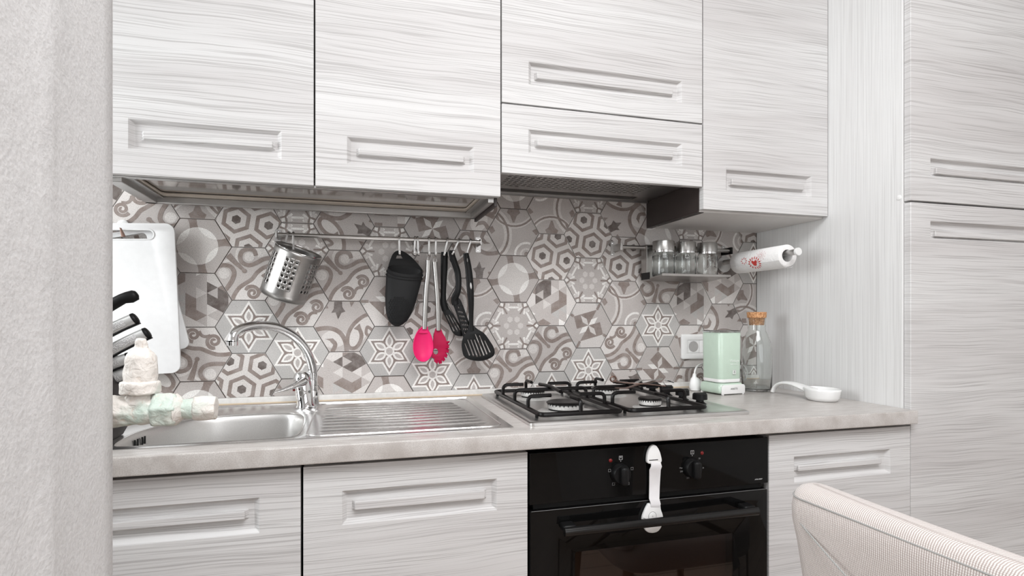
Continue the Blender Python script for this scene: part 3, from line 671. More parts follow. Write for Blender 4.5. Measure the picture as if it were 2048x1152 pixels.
for k in range(9):
    y = -.165 - k * .0375; xs, xe = -.070 - .0 * k, .272 + .003 * k
    rb.tube([(xs, y, .9008), (xs + .012, y, .9030), (xe - .012, y, .9030), (xe, y, .9008)], [.0012, .0045, .0045, .0012], 8, flat=(1, .45))
    mk('drainboard_rib', rb, M_SINK, sk); rb = MB()
mk('pressed_edge', MB().tube([(p[0], p[1], .9014) for p in rrect(-.09, .318, -.515, -.085, .03)] + [(.318, -.115, .9014)], .0016, 6), M_SINK, sk)
mk('rear_ledge', MB().tube([(-.51, -.060, .9012), (.325, -.060, .9012)], .003, 8), M_SINK, sk)

# ------------------------------------------------------------------ tap
tp = thing('kitchen_tap', 'chrome single-lever tap with a high curved spout behind the sink bowl', 'tap', (-.12, -.118, .9))
ax = Matrix.Translation((-.118, -.115, .9016)) @ Matrix.Rotation(radians(-7), 4, 'Y')
mk('body', MB().lathe([(.026, 0), (.0255, .003), (.0225, .008), (.0225, .040), (.0235, .066), (.0215, .070)], 32, ax), M_CHROME, tp)
mk('cap', MB().lathe([(.0235, .071), (.0225, .082), (.016, .092), (.004, .096)], 32, ax), M_CHROME, tp)
mk('indicator', MB().lathe([(.0035, 0), (.003, .0012)], 12, Matrix.Translation(at(588, 780, 1.566)) @ Matrix.Rotation(pi / 2, 4, 'X')), M_RED, tp, 'small dark red dot')
Lp = [at(619, 760, 1.580), at(614, 761, 1.578), at(603, 764, 1.572), at(588, 771, 1.56), at(570, 778, 1.545), at(551, 784, 1.53)]
lv = MB()
rings = []
for p, w, h in zip(Lp, (.006, .012, .018, .016, .011, .005), (.006, .0125, .0115, .0075, .0045, .0018)):
    rings.append([p + Vector((.25 * w * cos(q), w * cos(q), h * sin(q) + .30 * w * cos(q))) for q in [2 * pi * k / 16 for k in range(16)]])
lv.loft(rings); mk('lever', lv, M_CHROME, tp, smooth=60)
mk('spout_collar', MB().lathe([(.017, -.060), (.0165, -.02), (.0150, 0), (.0125, .001), (.0125, .012)], 24, Matrix.Translation(at(626, 781, 1.60))), M_CHROME, tp)
sp = cr([at(626, 779, 1.60), at(626, 745, 1.598), at(616, 708, 1.585), at(594, 678, 1.565), at(561, 658, 1.535), (at(523, 651, 1.505)), at(488, 656, 1.475), at(469, 668, 1.458), at(465, 684, 1.452)], 7)
mk('spout', MB().tube(sp, [.0115] * (len(sp) - 12) + [.0115 + .0016 * k / 11 for k in range(12)], 24), M_CHROME, tp, smooth=60)
e = at(465, 684, 1.452); mk('aerator', MB().lathe([(.0132, .001), (.0132, -.008), (.011, -.0085), (.010, -.007), (.001, -.007)], 24, Matrix.Translation(e)), M_CHROME, tp)

# ------------------------------------------------------------------ hob
hb = thing('gas_hob', 'stainless steel four-burner gas hob with black pan supports', 'hob', (.66, -.28, .9))
hx0, hx1, hy0, hy1 = .374, .943, -.532, -.040
h = MB()
def hr(i, z, r=.012): return [Vector((x, y, z)) for x, y in rrect(hx0 + i, hx1 - i, hy0 + i, hy1 - i, r)]
M_HOB = metal('brushed_hob_steel', (.72, .71, .70), .30, (1, 20, 20))
h.loft([hr(0, .9005), hr(0, .906), hr(.003, .9088), hr(.013, .9090), hr(.020, .9066), hr(.06, .9064, .02)], cap=True)
mk('plate', h, M_HOB, hb, smooth=40)
burn = [(.507, -.400, .045), (.497, -.165, .034), (.740, -.400, .029), (.725, -.165, .040)]
for x, y, r in burn:
    T = Matrix.Translation((x, y, .9062))
    bo = mk('burner', MB().lathe([(r * 1.55, 0), (r * 1.5, .0015), (r * 1.02, .004), (r * .9, .005), (r * .9, .008), (r * .98, .009), (r, .018), (r * .97, .020)], 40, T), M_BRIGHT, hb, 'pale cast burner ring')
    mk('burner_base', MB().lathe([(r * .93, .0042), (r * .93, .0085)], 32, T), M_VOID, bo)
    sl = MB()
    for k in range(28):
        q = 2 * pi * k / 28; sl.box(-.0012, .0012, r * .94, r * 1.005, .0165, .0206, M=T @ Matrix.Rotation(q, 4, 'Z'))
    s_ = mk('flame_slots', sl, M_VOID, bo); s_['kind'] = 'stuff'
    mk('burner_cap', MB().lathe([(r * .9, .0195), (r * 1.04, .0205), (r * 1.06, .023), (r * .96, .0255), (r * .55, .0265), (.001, .0262)], 40, T), M_ENAM, bo, 'black enamelled burner cap')
mk('spark_plug', MB().lathe([(.003, 0), (.003, .012), (.0015, .015)], 10, Matrix.Translation((.548, -.365, .907))), M_WHITEP, hb)
def grate(x0, x1, cxs):
    y0, y1 = -.497, -.070; zf, zt = .9175, .9475; rf = .0056; rr_ = .0047; cx = cxs
    g = tag(mk('pan_support', MB().tube([Vector((x, y, zf)) for x, y in rrect(x0, x1, y0, y1, .014, 4)] + [Vector((x1 - .0, y1 - .014, zf))], rf, 4 if False else 8), M_ENAM, hb), 'black enamelled wire pan support')
    def rod(pts): mk('support_finger', MB().tube(fillet(pts, .014, 5), rr_, 10), M_ENAM, g)
    for yb in (-.165, -.400):
        rod([(x0, yb, zf), (x0, yb, zt), (cx - .038, yb, zt)]); rod([(x1, yb, zf), (x1, yb, zt), (cx + .038, yb, zt)])
    rod([(x0, -.283, zf), (x0, -.283, zt), (x1, -.283, zt), (x1, -.283, zf)])
    rod([(cx, -.200, zt + .003), (cx, -.283, zt + .0075), (cx, -.366, zt + .003)])
    rod([(cx, y1, zf), (cx, y1, zt), (cx, -.125, zt)]); rod([(cx, y0, zf), (cx, y0, zt), (cx, -.438, zt)])
    for x in (x0, x1):
        for y in (y0 + .03, y1 - .03): mk('rubber_foot', MB().lathe([(.004, -.0105), (.004, 0)], 10, Matrix.Translation((x, y, zf))), M_BLACK, g)
grate(.410, .612, .507); grate(.634, .842, .735)
for x, y in ((.898, -.385), (.899, -.300), (.900, -.215), (.901, -.130)):
    T = Matrix.Translation((x, y, .9066))
    k = mk('control_knob', MB().lathe([(.0185, 0), (.016, .001), (.010, .006), (.010, .010), (.0195, .012), (.019, .026), (.017, .028), (.001, .028)], 28, T), M_BLACK, hb)
    mk('knob_grip', MB().box(-.004, .004, -.017, .017, .024, .030, M=T @ Matrix.Rotation(radians(80), 4, 'Z')), M_BLACK, k, bevel=.002)
mk('flame_symbol', text('o', .010, Matrix.Translation((.925, -.40, .90665)) @ Matrix.Rotation(0, 4, 'Z'), .00005), M_TEXTD, hb)
# small folding trivet lying on the right support
tv = thing('trivet', 'small worn bronze-coloured metal trivet lying across the right pan support', 'trivet', (.71, -.33, .955))
zt = .9558
def band(name, pts, w, mat): 
    q = cr(pts, 5); mm = MB(); rings = []
    for i, p in enumerate(q):
        t = (q[min(i + 1, len(q) - 1)] - q[max(i - 1, 0)]).normalized(); s = t.cross(Vector((0, 0, 1))).normalized() * w
        rings.append([p + s + Vector((0, 0, .0009)), p - s + Vector((0, 0, .0009)), p - s - Vector((0, 0, .0009)), p + s - Vector((0, 0, .0009))])
    mm.loft(rings); return mk(name, mm, mat, tv)
band('arm', [(.655, -.375, zt), (.69, -.372, zt - .001), (.735, -.34, zt + .002), (.79, -.30, zt + .001), (.828, -.270, zt + .002)], .0055, M_BRASS)
band('arm', [(.700, -.262, zt + .004), (.725, -.31, zt + .004), (.760, -.35, zt + .004), (.80, -.375, zt)], .0055, M_BRASS)
band('arm', [(.742, -.325, zt + .006), (.78, -.29, zt + .007), (.835, -.275, zt + .005), (.858, -.255, zt + .006)], .005, M_ALU)
mk('pivot_ring', MB().tube([(.703 + .0085 * cos(q), -.262, zt + .010 + .0075 * sin(q)) for q in [2 * pi * k / 16 for k in range(17)]], .0022, 8), M_BRASS, tv)
mk('clip', MB().tube(fillet([(.80, -.375, zt + .002), (.815, -.34, zt + .008), (.845, -.30, zt + .008), (.86, -.32, zt + .002)], .01), .0022, 8), M_CHROME, tv)

# ------------------------------------------------------------------ oven
ov = thing('oven', 'black glass built-in oven with two knobs and a long bar handle', 'oven', (.655, -.3, .27))
ox0, ox1, YO = .3575, .9535, -.578
mk('housing', MB().box(ox0 + .01, ox1 - .01, -.545, -.02, .27, .855), M_BLACK, ov)
mk('control_panel', MB().box(ox0, ox1, YO, -.545, .7440, .8530), M_BGLASS, ov, bevel=.0015)
mk('vent_gap', MB().box(ox0 + .012, ox1 - .010, -.565, -.543, .7310, .7435), M_VOID, ov)
dr = mk('door', wplate([rrect(ox0 + .002, ox1 - .003, .27, .7305, .002), rrect(.4600, .8560, .33, .6345, .004)], YO + .016, .032, .0008), M_BGLASS, ov)
mk('window', MB().box(.4590, .8570, YO + .001, YO + .0045, .329, .6355), M_WINGL, dr, 'smoked see-through window')
cav = MB().box(.455, .862, YO + .033, YO + .036, .32, .64)
mk('inner_glass', MB().box(.455, .862, YO + .030, YO + .0325, .325, .64), simple('brown_cavity', (.075, .050, .042), .25), dr)
mk('door_edge_highlight', MB().tube([(ox0 + .004, YO - .0002, .7303), (ox1 - .004, YO - .0002, .7303)], .0004, 6), simple('painted_edge_highlight', (.25, .25, .25), .4), dr)  # thin highlight on the door's top edge, put in as a paler line
for hx_ in (.4230, .866): mk('handle_bracket', MB().box(hx_, hx_ + .029, YO - .030, YO, .690, .7045), M_BLACK, dr, bevel=.004)
mk('handle', MB().tube([(.4225, YO - .0335, .6935), (.8965, YO - .0335, .6935)], .0095, 20, flat=(.8, 1)), simple('glossy_black_bar', (.008, .008, .008), .18), dr)
for kx in (.5655, .7455):
    T = Matrix.Translation((kx, YO, .7955)) @ Matrix.Rotation(pi / 2, 4, 'X')
    k = mk('control_knob', MB().lathe([(.0225, -.001), (.0225, .004), (.0205, .012), (.019, .014), (.001, .014)], 32, T), M_BLACK, ov)
    mk('knob_grip', MB().box(-.0085, .0085, -.021, .0195, .012, .029, M=T), M_BLACK, k, bevel=.006, seg=4)
for u, v, n in ((1221, 921, 0), (1404, 906, 1)):
    p = at(u, v, CAMY * -1 + YO); mk('indicator_light', MB().lathe([(.0045, -.001), (.004, .001), (.002, .002)], 16, Matrix.Translation((p.x, YO, p.z)) @ Matrix.Rotation(pi / 2, 4, 'X')), M_RED, ov, 'small dark red indicator lamp')
FM = lambda u, v, yc=-CAMY + YO - .0002: Matrix.Translation(at(u, v, yc)) @ Matrix.Rotation(pi / 2, 4, 'X')
def frame2(u, v, s, mat=M_TEXT, part=ov, w=.0006):
    p = at(u, v, -CAMY + YO); o = wplate([[(p.x - s, p.z - s), (p.x + s, p.z - s), (p.x + s, p.z + s), (p.x - s, p.z + s)], [(p.x - s + w, p.z - s + w), (p.x + s - w, p.z - s + w), (p.x + s - w, p.z + s - w), (p.x - s + w, p.z + s - w)]], YO - .0002, .0002)
    return mk('printed_symbol', o, mat, part, smooth=0)
frame2(1241.5, 915.5, .0042); mk('printed_symbol', text('=', .009, FM(1241.5, 915), .0001), M_TEXT, ov)
frame2(1384.5, 904.5, .0042); mk('printed_symbol', text('1', .0075, FM(1384.5, 904.5), .0001), M_TEXT, ov)
M_TXG = simple('dim_grey_print', (.22, .22, .22), .5)
for (u, v) in ((1219, 941), (1264, 937), (1227, 968), (1256, 967)): frame2(u, v, .0030, M_TXG)
for u, v in ((1241.5, 922), (1384.5, 911)): mk('printed_symbol', text('v', .005, FM(u, v), .0001), M_TEXT, ov)
for s_, u, v in (('Max', 1362, 936), ('250', 1363, 943), ('50', 1399, 917), ('100', 1405, 936), ('200', 1376, 956), ('150', 1396, 955)):
    mk('printed_number', text(s_, .0048, FM(u, v), .0001), M_TXG, ov)
mk('printed_text', text('AT81.SMX7', .0042, FM(1517, 958.5), .0001, shear=.2), M_TEXT, ov)
# child lock strap
cl = thing('child_lock', 'white child safety strap stuck on the oven front, between the knobs', 'safety lock', (.65, -.58, .76))
def outl(pts, yc, dens=5): return [tuple(p)[:2] for p in cr([(*p2(u, v, yc), 0) for u, v in pts], dens, True)]
YC = -CAMY + YO
top = [(1306, 889), (1312, 892.5), (1317.5, 903), (1321, 918), (1319.5, 923.5), (1314, 925), (1299, 926.5), (1294, 925.5), (1292, 921), (1293.5, 906), (1299, 893)]
mk('top_pad', wplate([outl(top, YC - .004)], YO - .0055, .010, .002), M_WHITEP, cl)
mk('pad_slot', wplate([[p2(1298, 920, YC - .0105), p2(1316, 918.5, YC - .0105), p2(1316, 920, YC - .0105), p2(1298, 921.5, YC - .0105)]], YO - .0107, .0004), M_VOID, cl)
st = MB(); ks = [(921, 1298, 1316), (930, 1296.5, 1317.5), (938, 1295.5, 1317.5), (970, 1295.5, 1316), (995, 1294.5, 1314.5), (1004, 1296, 1315), (1012, 1296.5, 1315)]
rings = []
for i, (v, a, b_) in enumerate(ks):
    d = (.0105, .0135, .0085, .0075, .009, .0135, .0105)[i]; A, B = at(a, v, YC), at(b_, v, YC)
    rings.append([Vector((A.x, YO - d, A.z)), Vector((B.x, YO - d, B.z)), Vector((B.x, YO - d + .002, B.z)), Vector((A.x, YO - d + .002, A.z))])
st.loft(rings); mk('webbing_strap', st, M_STRAP, cl, smooth=60)
bot = [(1297, 1006), (1316, 1005), (1320, 1018), (1324, 1032), (1322, 1048), (1315, 1060), (1304, 1064.5), (1292, 1062), (1285, 1050), (1283, 1035), (1288, 1020), (1293, 1010)]
mk('latch_pad', wplate([outl(bot, YC - .004)], YO - .0055, .010, .003), M_WHITEP, cl)
pb = at(1305, 1033, YC - .0105)
mk('push_button', wplate([ell(pb.x, pb.z, .0092, .0100, 28)], YO - .0108, .0012, .0004), M_WHITEP, cl)
mk('button_groove', wplate([ell(pb.x, pb.z, .0100, .0108, 28), ell(pb.x, pb.z, .0093, .0101, 28)], YO - .0106, .0003), M_TEXTD, cl)
mk('button_arrow', text('+', .010, Matrix.Translation((pb.x, YO - .0115, pb.z)) @ Matrix.Rotation(pi / 2, 4, 'X'), .0001), simple('faint_grey_mark', (.45, .45, .46), .5), cl)
mk('latch_groove', MB().tube([at(1286, 1036, YC - .0106), at(1296, 1039, YC - .0108)], .0004, 6).tube([at(1314, 1037, YC - .0106), at(1323, 1034, YC - .0106)], .0004, 6), M_TEXTD, cl)
# ------------------------------------------------------------------ the long rail and what hangs from it
YR = -.046; ZR = 1.3648; YRC = -CAMY + YR
rl = thing('hanging_rail', 'long thin steel rail with end brackets on the tiles under the dish rack cabinet', 'rail', (.09, 0, ZR))
mk('rod', MB().tube([(-.196, YR, ZR), (.371, YR, ZR)], .0058, 20), M_STEEL, rl, smooth=50)
for x in (-.199, .372):
    b_ = mk('bracket', wplate([rrect(x - .008 - (.002 if x < 0 else -.002), x + .008 - (.002 if x < 0 else -.002), ZR - .026, ZR + .020, .002)], -.001, .002), M_ALU, rl)
    mk('bracket_arm', MB().box(x - .0015, x + .0015, YR - .006, -.002, ZR - .009, ZR + .009), M_ALU, rl, bevel=.0006)
    for dz in (-.020, .014): mk('screw', MB().lathe([(.0028, 0), (.0022, .0012), (.0005, .0014)], 12, Matrix.Translation((x + (.002 if x > 0 else -.002), -.002, ZR + dz)) @ Matrix.Rotation(pi / 2, 4, 'X')), M_CHROME, b_)
def hook_mesh(L=.042):
    pts = [(0, .0088, -.006)] + [(0, .0092 * cos(q), .0092 * sin(q)) for q in [pi * k / 8 for k in range(9)]] + [(0, -.0092, -.01), (0, -.0092, -L)]
    pts += [(0, -.0092 - .0055 * (1 - cos(q)), -L - .0055 * sin(q)) for q in [pi * k / 8 for k in range(1, 9)]] + [(0, -.0202, -L + .007)]
    mm = MB(); rings = []
    for i, p in enumerate(pts):
        p = Vector(p); t = (Vector(pts[min(i + 1, len(pts) - 1)]) - Vector(pts[max(i - 1, 0)])).normalized(); n = t.cross(Vector((1, 0, 0))).normalized() * .0008; s = Vector((.0026, 0, 0))
        rings.append([p + s + n, p - s + n, p - s - n, p + s - n])
    return mm.loft(rings)
H0 = mk('rail_hook', hook_mesh(), metal('hook_steel', (.42, .41, .40), .3), loc=(0, 0, 0), bevel=.0004)
first = [True]
def hook(u, roll, label, yaw=0):
    o = H0 if first[0] else H0.copy()
    if not first[0]: COL.objects.link(o)
    first[0] = False
    p = at(u, 476, YRC); o.location = (p.x, YR, ZR); o.rotation_euler = (0, radians(roll), radians(yaw)); tag(o, label, 'hook', 'steel hooks on the long rail'); return o
hook(577, 14, 'leftmost steel hook, holding the left of the perforated basket', -10)
hook(587, -2, 'second steel hook from the left, inside the perforated basket rim')
hook(798, -1, 'steel hook holding the black silicone mitt')
hook(829.5, 3, 'left hook of the empty pair between mitt and pink spoon')
hook(835, -2, 'right hook of the empty pair between mitt and pink spoon')
hook(857.5, 1, 'steel hook holding the pink spoon')
hook(871, 2, 'steel hook holding the crimson pasta server')
hook(894, 14, 'tilted steel hook holding the straight black slotted turner')
hook(916, 26, 'tilted steel hook holding the bent black perforated spatula')
hook(940, 18, 'rightmost tilted steel hook, holding the black slotted spoon')

# perforated basket
bk = thing('utensil_basket', 'perforated stainless steel cutlery basket hanging tilted from the rail', 'basket', at(565, 588, 1.625))
rB, hB = .0605, .134
ce = at(582, 546, 1.622)
TB = Matrix.Translation(ce) @ Matrix.Rotation(radians(14), 4, 'X') @ Matrix.Rotation(radians(19), 4, 'Y') @ Matrix.Rotation(radians(8), 4, 'Z')
m = MB(); na = 30; rows = [0, .014, .028] + [.028 + .0147 * (k + 1) for k in range(6)] + [.125, .134]
def cy(a, z, r=rB): return TB @ Vector((r * cos(a), r * sin(a), z - hB / 2))
for i in range(na):
    a0, a1 = 2 * pi * i / na, 2 * pi * (i + 1) / na
    for j in range(len(rows) - 1):
        z0, z1 = rows[j], rows[j + 1]
        if i % 5 < 3 and 2 <= j <= 7:
            am, zm = (a0 + a1) / 2, (z0 + z1) / 2; n_ = 12
            per = []
            for k in range(n_):
                q = 2 * pi * k / n_ + pi / 12 * 0; c, s = cos(q), sin(q); f = 1 / max(abs(c), abs(s)); per.append((am + c * f * (a1 - a0) / 2, zm + s * f * (z1 - z0) / 2))
            corner = [(a1, z1), (a0, z1), (a0, z0), (a1, z0)]
            hol = [(am + .0037 / rB * cos(2 * pi * k / n_), zm + .0037 * sin(2 * pi * k / n_)) for k in range(n_)]
            vs = [cy(a, z) for a, z in per + hol + corner]
            fs = []
            for k in range(n_):
                kk = (k + 1) % n_
                q0, q1 = 360 * k / n_, 360 * (k + 1) / n_
                fs.append((k, kk, n_ + kk, n_ + k))
                for ci, qa in enumerate((45, 135, 225, 315)):
                    if q0 < qa < q1: fs[-1] = (k, 2 * n_ + ci, kk, n_ + kk, n_ + k)
            m.add(vs, fs)
        else: m.add([cy(a0, z0), cy(a1, z0), cy(a1, z1), cy(a0, z1)], [(0, 1, 2, 3)])
me = bpy.data.meshes.new('basket'); me.from_pydata(m.v, [], m.f); bm = bmesh.new(); bm.from_mesh(me); bmesh.ops.remove_doubles(bm, verts=bm.verts, dist=2e-5); bm.to_mesh(me); bm.free()
o = mk('perforated_wall', me, metal('darker_brushed_steel', (.36, .35, .34), .36, (1, 1, 25)), bk, smooth=50); s_ = o.modifiers.new('thickness', 'SOLIDIFY'); s_.thickness = .0007
mk('bottom', MB().lathe([(rB - .0005, .0), (rB - .004, -.003), (.001, -.0035)], 40, TB @ Matrix.Translation((0, 0, -hB / 2))), M_STEELV, bk)
mk('rolled_rim', MB().tube([cy(2 * pi * k / 48, hB, rB + .0003) for k in range(49)], .0011, 6), M_CHROME, bk)

# silicone mitt
YT = 1.640
mt = thing('oven_mitt', 'black silicone oven mitt with embossed patch hanging by its loop', 'oven mitt', at(800, 655, YT))
fl = [(777, 552), (775.5, 541), (777, 531), (781, 518), (785, 509), (790, 503.5), (796, 501), (803, 501.5), (810, 504.5), (818, 510), (827, 518), (836, 528), (843, 537), (845.5, 543), (843, 556), (830, 566), (790, 566)]
hl = [(794, 511), (802, 511), (805, 517), (792, 517)]
mk('back_flap', wplate([outl(fl, YT + .026), [p2(u, v, YT + .026) for u, v in hl]], YT + .026 - 1.706, .003, .0008), M_SILB, mt)
secs = [(539, 775.5, 846, .026, 4, .55), (546, 774, 845.5, .028, 4, .45), (556, 772.5, 844, .030, 3.5, .30), (567, 772, 841.5, .032, 3, .18), (592, 770.5, 835, .033, 2, .05), (612, 771, 829.5, .032, 1, 0), (626, 772.5, 824, .030, 0, 0), (636, 775.2, 818.5, .027, 0, 0), (643.5, 778.8, 812.5, .022, 0, 0), (648.5, 783.5, 806.5, .016, 0, 0), (651.6, 788, 801, .010, 0, 0), (652.8, 791.5, 797.5, .004, 0, 0)]
def ring_m(s, sc=1, dz=0):
    v, a, b, d, tl, dip = s; out = []
    A, B = at(a, v - tl, YT), at(b, v + tl, YT); c = (A + B) / 2; h = (B - A) / 2
    for k in range(36):
        q = 2 * pi * k / 36; p = c + h * cos(q) * sc; yy = sin(q)
        out.append(Vector((p.x, YT - 1.706 + .008 + yy * d * .62 * sc, p.z + dz + yy * d * dip)))
    return out
shell = MB(); rr_o = [ring_m(s) for s in secs]; rr_i = [ring_m(s, .92) for s in secs[:9]]
shell.loft(rr_i[::-1] + rr_o, cap=True); mk('pocket', shell, M_SILB, mt, smooth=60)
mk('rim_band', MB().tube(ring_m(secs[1], 1.01) + [ring_m(secs[1], 1.01)[0]], .0018, 8), M_SILB, mt)
mk('raised_ridge', MB().tube(ring_m((553, 773, 844.8, .0300, 4, .34), 1.01) + [ring_m((553, 773, 844.8, .0300, 4, .34), 1.01)[0]], .0016, 8), M_SILB, mt)
em = MB(); Rm = random.Random(3)
for i in range(9):
    for j in range(11):
        u = 779 + i * 5.2 + (2.6 if j % 2 else 0); v = 596 + j * 4.9
        if ((u - 797) / 24) ** 2 + ((v - 622) / 29) ** 2 > 1: continue
        c = at(u, v, YT); s = None
        t = None
        for k in range(len(secs) - 1):
            if secs[k][0] <= v < secs[k + 1][0]: t = (v - secs[k][0]) / (secs[k + 1][0] - secs[k][0]); s = [secs[k][q] * (1 - t) + secs[k + 1][q] * t for q in range(6)]
        if not s: continue
        xx = (u - (s[1] + s[2]) / 2) / ((s[2] - s[1]) / 2); 
        if abs(xx) > .93: continue
        yy = YT - 1.706 + .008 - math.sqrt(1 - xx * xx) * s[3] * .62
        em.tube([(c.x + .0030 * cos(q), yy - .0003, c.z + .0030 * sin(q)) for q in [2 * pi * k / 6 for k in range(7)]], .0006, 4)
mk('embossed_scales', em, M_SILB, mt)['kind'] = 'stuff'

# pink spoon and crimson server
def steel_handle(par, pts, w, yc):
    q = [at(u, v, y) for u, v, y in pts]; q = cr(q, 6); n = len(q)
    mk('handle', MB().tube(q, [w * (1 - .12 * i / n) for i in range(n)], 16, flat=(.75, 1) if False else None), M_STEELV, par, smooth=60)
def loop(par, u, v, yc):
    c = at(u, v, yc); mk('hanging_loop', MB().tube([(c.x - .0042, c.y, c.z - .008), (c.x - .0044, c.y, c.z + .001), (c.x - .002, c.y, c.z + .0065), (c.x, c.y, c.z + .0078), (c.x + .002, c.y, c.z + .0065), (c.x + .0044, c.y, c.z + .001), (c.x + .0042, c.y, c.z - .008)], .0011, 8), M_CHROME, par)
YS = 1.640
ps = thing('spoon', 'bright pink silicone spoon with steel handle hanging from the rail', 'spoon', at(846, 723, YS))
steel_handle(ps, [(857, 521, YS), (857, 528, YS), (856, 548, YS), (853, 575, YS - .001), (851, 610, YS - .001), (849, 658, YS)], .0078, YS); loop(ps, 857.5, 517, YS)
def bowl_ring(cu, cv, ru, rv, d, n=36):
    c = at(cu, cv, YS); a = (at(cu + ru, cv, YS) - c).length; b = (at(cu, cv + rv, YS) - c).length
    return [Vector((c.x + a * cos(2 * pi * k / n) * (1 - .13 * sin(2 * pi * k / n)), c.y + d, c.z + b * sin(2 * pi * k / n))) for k in range(n)]
sb = MB(); sb.loft([bowl_ring(846.5, 691, .5, 1, .0125), bowl_ring(846.5, 691, 8, 15, .0112), bowl_ring(846.5, 690, 15, 27, .006), bowl_ring(846.5, 689, 18.3, 32.4, -.0008), bowl_ring(846.5, 689, 19.2, 33.8, -.0026), bowl_ring(846.5, 689, 20.2, 34.8, -.0015), bowl_ring(846.5, 689, 20.2, 34.8, .001),
               bowl_ring(846.5, 690, 17, 29, .009), bowl_ring(846.5, 691, 9, 16, .0142), bowl_ring(846.5, 691, .5, 1, .0152)], cap=True)
mk('spoon_bowl', sb, M_PINK, ps, smooth=70)
nk = MB(); nk.loft([[at(u + (w if k in (0, 3) else -w) , v, YS + .002 + (d if k < 2 else -d * .5)) for k in range(4)] for u, v, w, d in ((849.3, 653, 6.4, .006), (849, 657, 6.8, .005), (848.5, 661, 8.5, .0022), (848, 666, 11.5, .001))])
mk('neck', nk, M_PINK, ps, bevel=.002)
sv = thing('pasta_server', 'crimson toothed pasta server with steel handle hanging beside the pink spoon', 'pasta server', at(880, 727, YS))
steel_handle(sv, [(869.5, 524, YS + .002), (871, 545, YS + .002), (874, 580, YS + .002), (876, 615, YS + .003), (877, 661, YS + .004)], .0076, YS); loop(sv, 870, 520, YS + .001)
ho = [(871, 657), (882, 657), (886, 667), (891, 675), (893, 682), (898, 682.5), (895.5, 687), (899, 690.5), (897, 694), (894, 695), (899, 700), (896.5, 704), (892, 704.5), (896, 711), (892.5, 714.5), (888.5, 713), (891, 720.5), (886.5, 722), (884, 719.5), (884, 727), (878.5, 727.5), (877.5, 722), (873, 726.5), (868, 723), (869, 717), (864, 716), (862.5, 709), (864, 700), (866, 685), (867, 672), (869, 664)]
hoc = [p2(u, v, YS + .006) for u, v in ho]; hc = p2(871.5, 703, YS + .006)
mk('toothed_head', wplate([hoc, ell(hc[0], hc[1], .0068, .0088, 20, .2)], YS + .008 - 1.706, .005, .0014), M_PINKD, sv)
for i in (5, 8, 11, 14, 17, 20, 22):
    u, v = ho[i]; p = at(u, v, YS + .006); c = at(879, 700, YS + .006); dv = (p - c).normalized() * .0055
    mk('tooth', MB().tube([p - dv * 1.2, p - dv * .4 + Vector((0, -.006, 0)), p - dv * .2 + Vector((0, -.013, 0))], [.0032, .0028, .0014], 10), M_PINKD, sv)
# black tools; traced at the depth where they hang
def kx(x, y): return (820 + x / 4.117, 460 + y / 4.117)
def rod_blade(name, label, cat, YC_, hand, wid, blade, slots_, th=.0026, org=None, blade_y=0.0, round_=.0):
    t = thing(name, label, cat, at(*kx(*org), YC_))
    q = cr([at(*kx(x, y), YC_ + d) for x, y, d in hand], 6); n = len(q)
    ws = cr([(w, 0, 0) for w in wid], 6); ws = [w.x for w in ws]
    rings = []
    for i, p in enumerate(q):
        tt = (q[min(i + 1, n - 1)] - q[max(i - 1, 0)]).normalized(); s = tt.cross(Vector((0, 1, 0))).normalized(); w = ws[min(i, len(ws) - 1)]; d = max(.0022, min(.0055, w * .62))
        rings.append([p + s * (w * cos(a)) + Vector((0, d * sin(a), 0)) for a in [2 * pi * k / 14 for k in range(14)]])
    mk('handle', MB().loft(rings), M_BLACK, t, smooth=60)
    bl_ = [p2(*kx(x, y), YC_ + blade_y) for x, y in blade]; bl_ = [tuple(p)[:2] for p in cr([(a, b, 0) for a, b in bl_], 4, True)]
    mk('slotted_head', wplate([bl_] + slots_, YC_ + blade_y - 1.706, th, .0006), M_BLACK, t); return t
def slot(x0, y0, x1, y1, w, yc):                              # long slot from (x0,y0) to (x1,y1)
    A = Vector(p2(*kx(x0, y0), yc)); B = Vector(p2(*kx(x1, y1), yc)); d = (B - A).normalized(); n_ = Vector((-d.y, d.x)) * w
    return [tuple(A + n_ * .5), tuple(A - d * w * .5), tuple(A - n_ * .5), tuple(B - n_), tuple(B + d * w), tuple(B + n_)]
rod_blade('slotted_turner', 'straight-handled black slotted turner behind the perforated spatula', 'spatula', 1.664,
          [(284, 182, 0), (283, 230, 0), (281, 330, 0), (277, 440, 0), (274, 540, 0), (275, 600, 0), (290, 660, 0)], [.0098, .0104, .0102, .0088, .0082, .0098, .0100],
          [(250, 585), (275, 578), (300, 592), (318, 640), (352, 690), (385, 745), (415, 800), (440, 850), (438, 872), (405, 875), (372, 864), (345, 835), (318, 775), (290, 715), (262, 655)],
          [slot(300, 702, 363, 832, .0015, 1.664), slot(322, 700, 392, 832, .0015, 1.664), slot(343, 705, 412, 822, .0015, 1.664)], org=(300, 870))
perf = []
for i in range(9):
    for j in range(4):
        t = i / 8; a0 = 378 + 78 * t; b0 = 408 + 122 * t; y = 598 + 285 * t
        if i == 0 and j in (0, 2, 3) or i == 1 and j in (0, 3): continue
        x = a0 + (b0 - a0) * (j + .5) / 4 - 6; yy = y + j * 2; 
        if i == 1: x, yy = 398, 635
        if i == 1 and j == 2: continue
        perf.append(slot(x - 2, yy - 6, x + 4, yy + 7, .0011, 1.650))
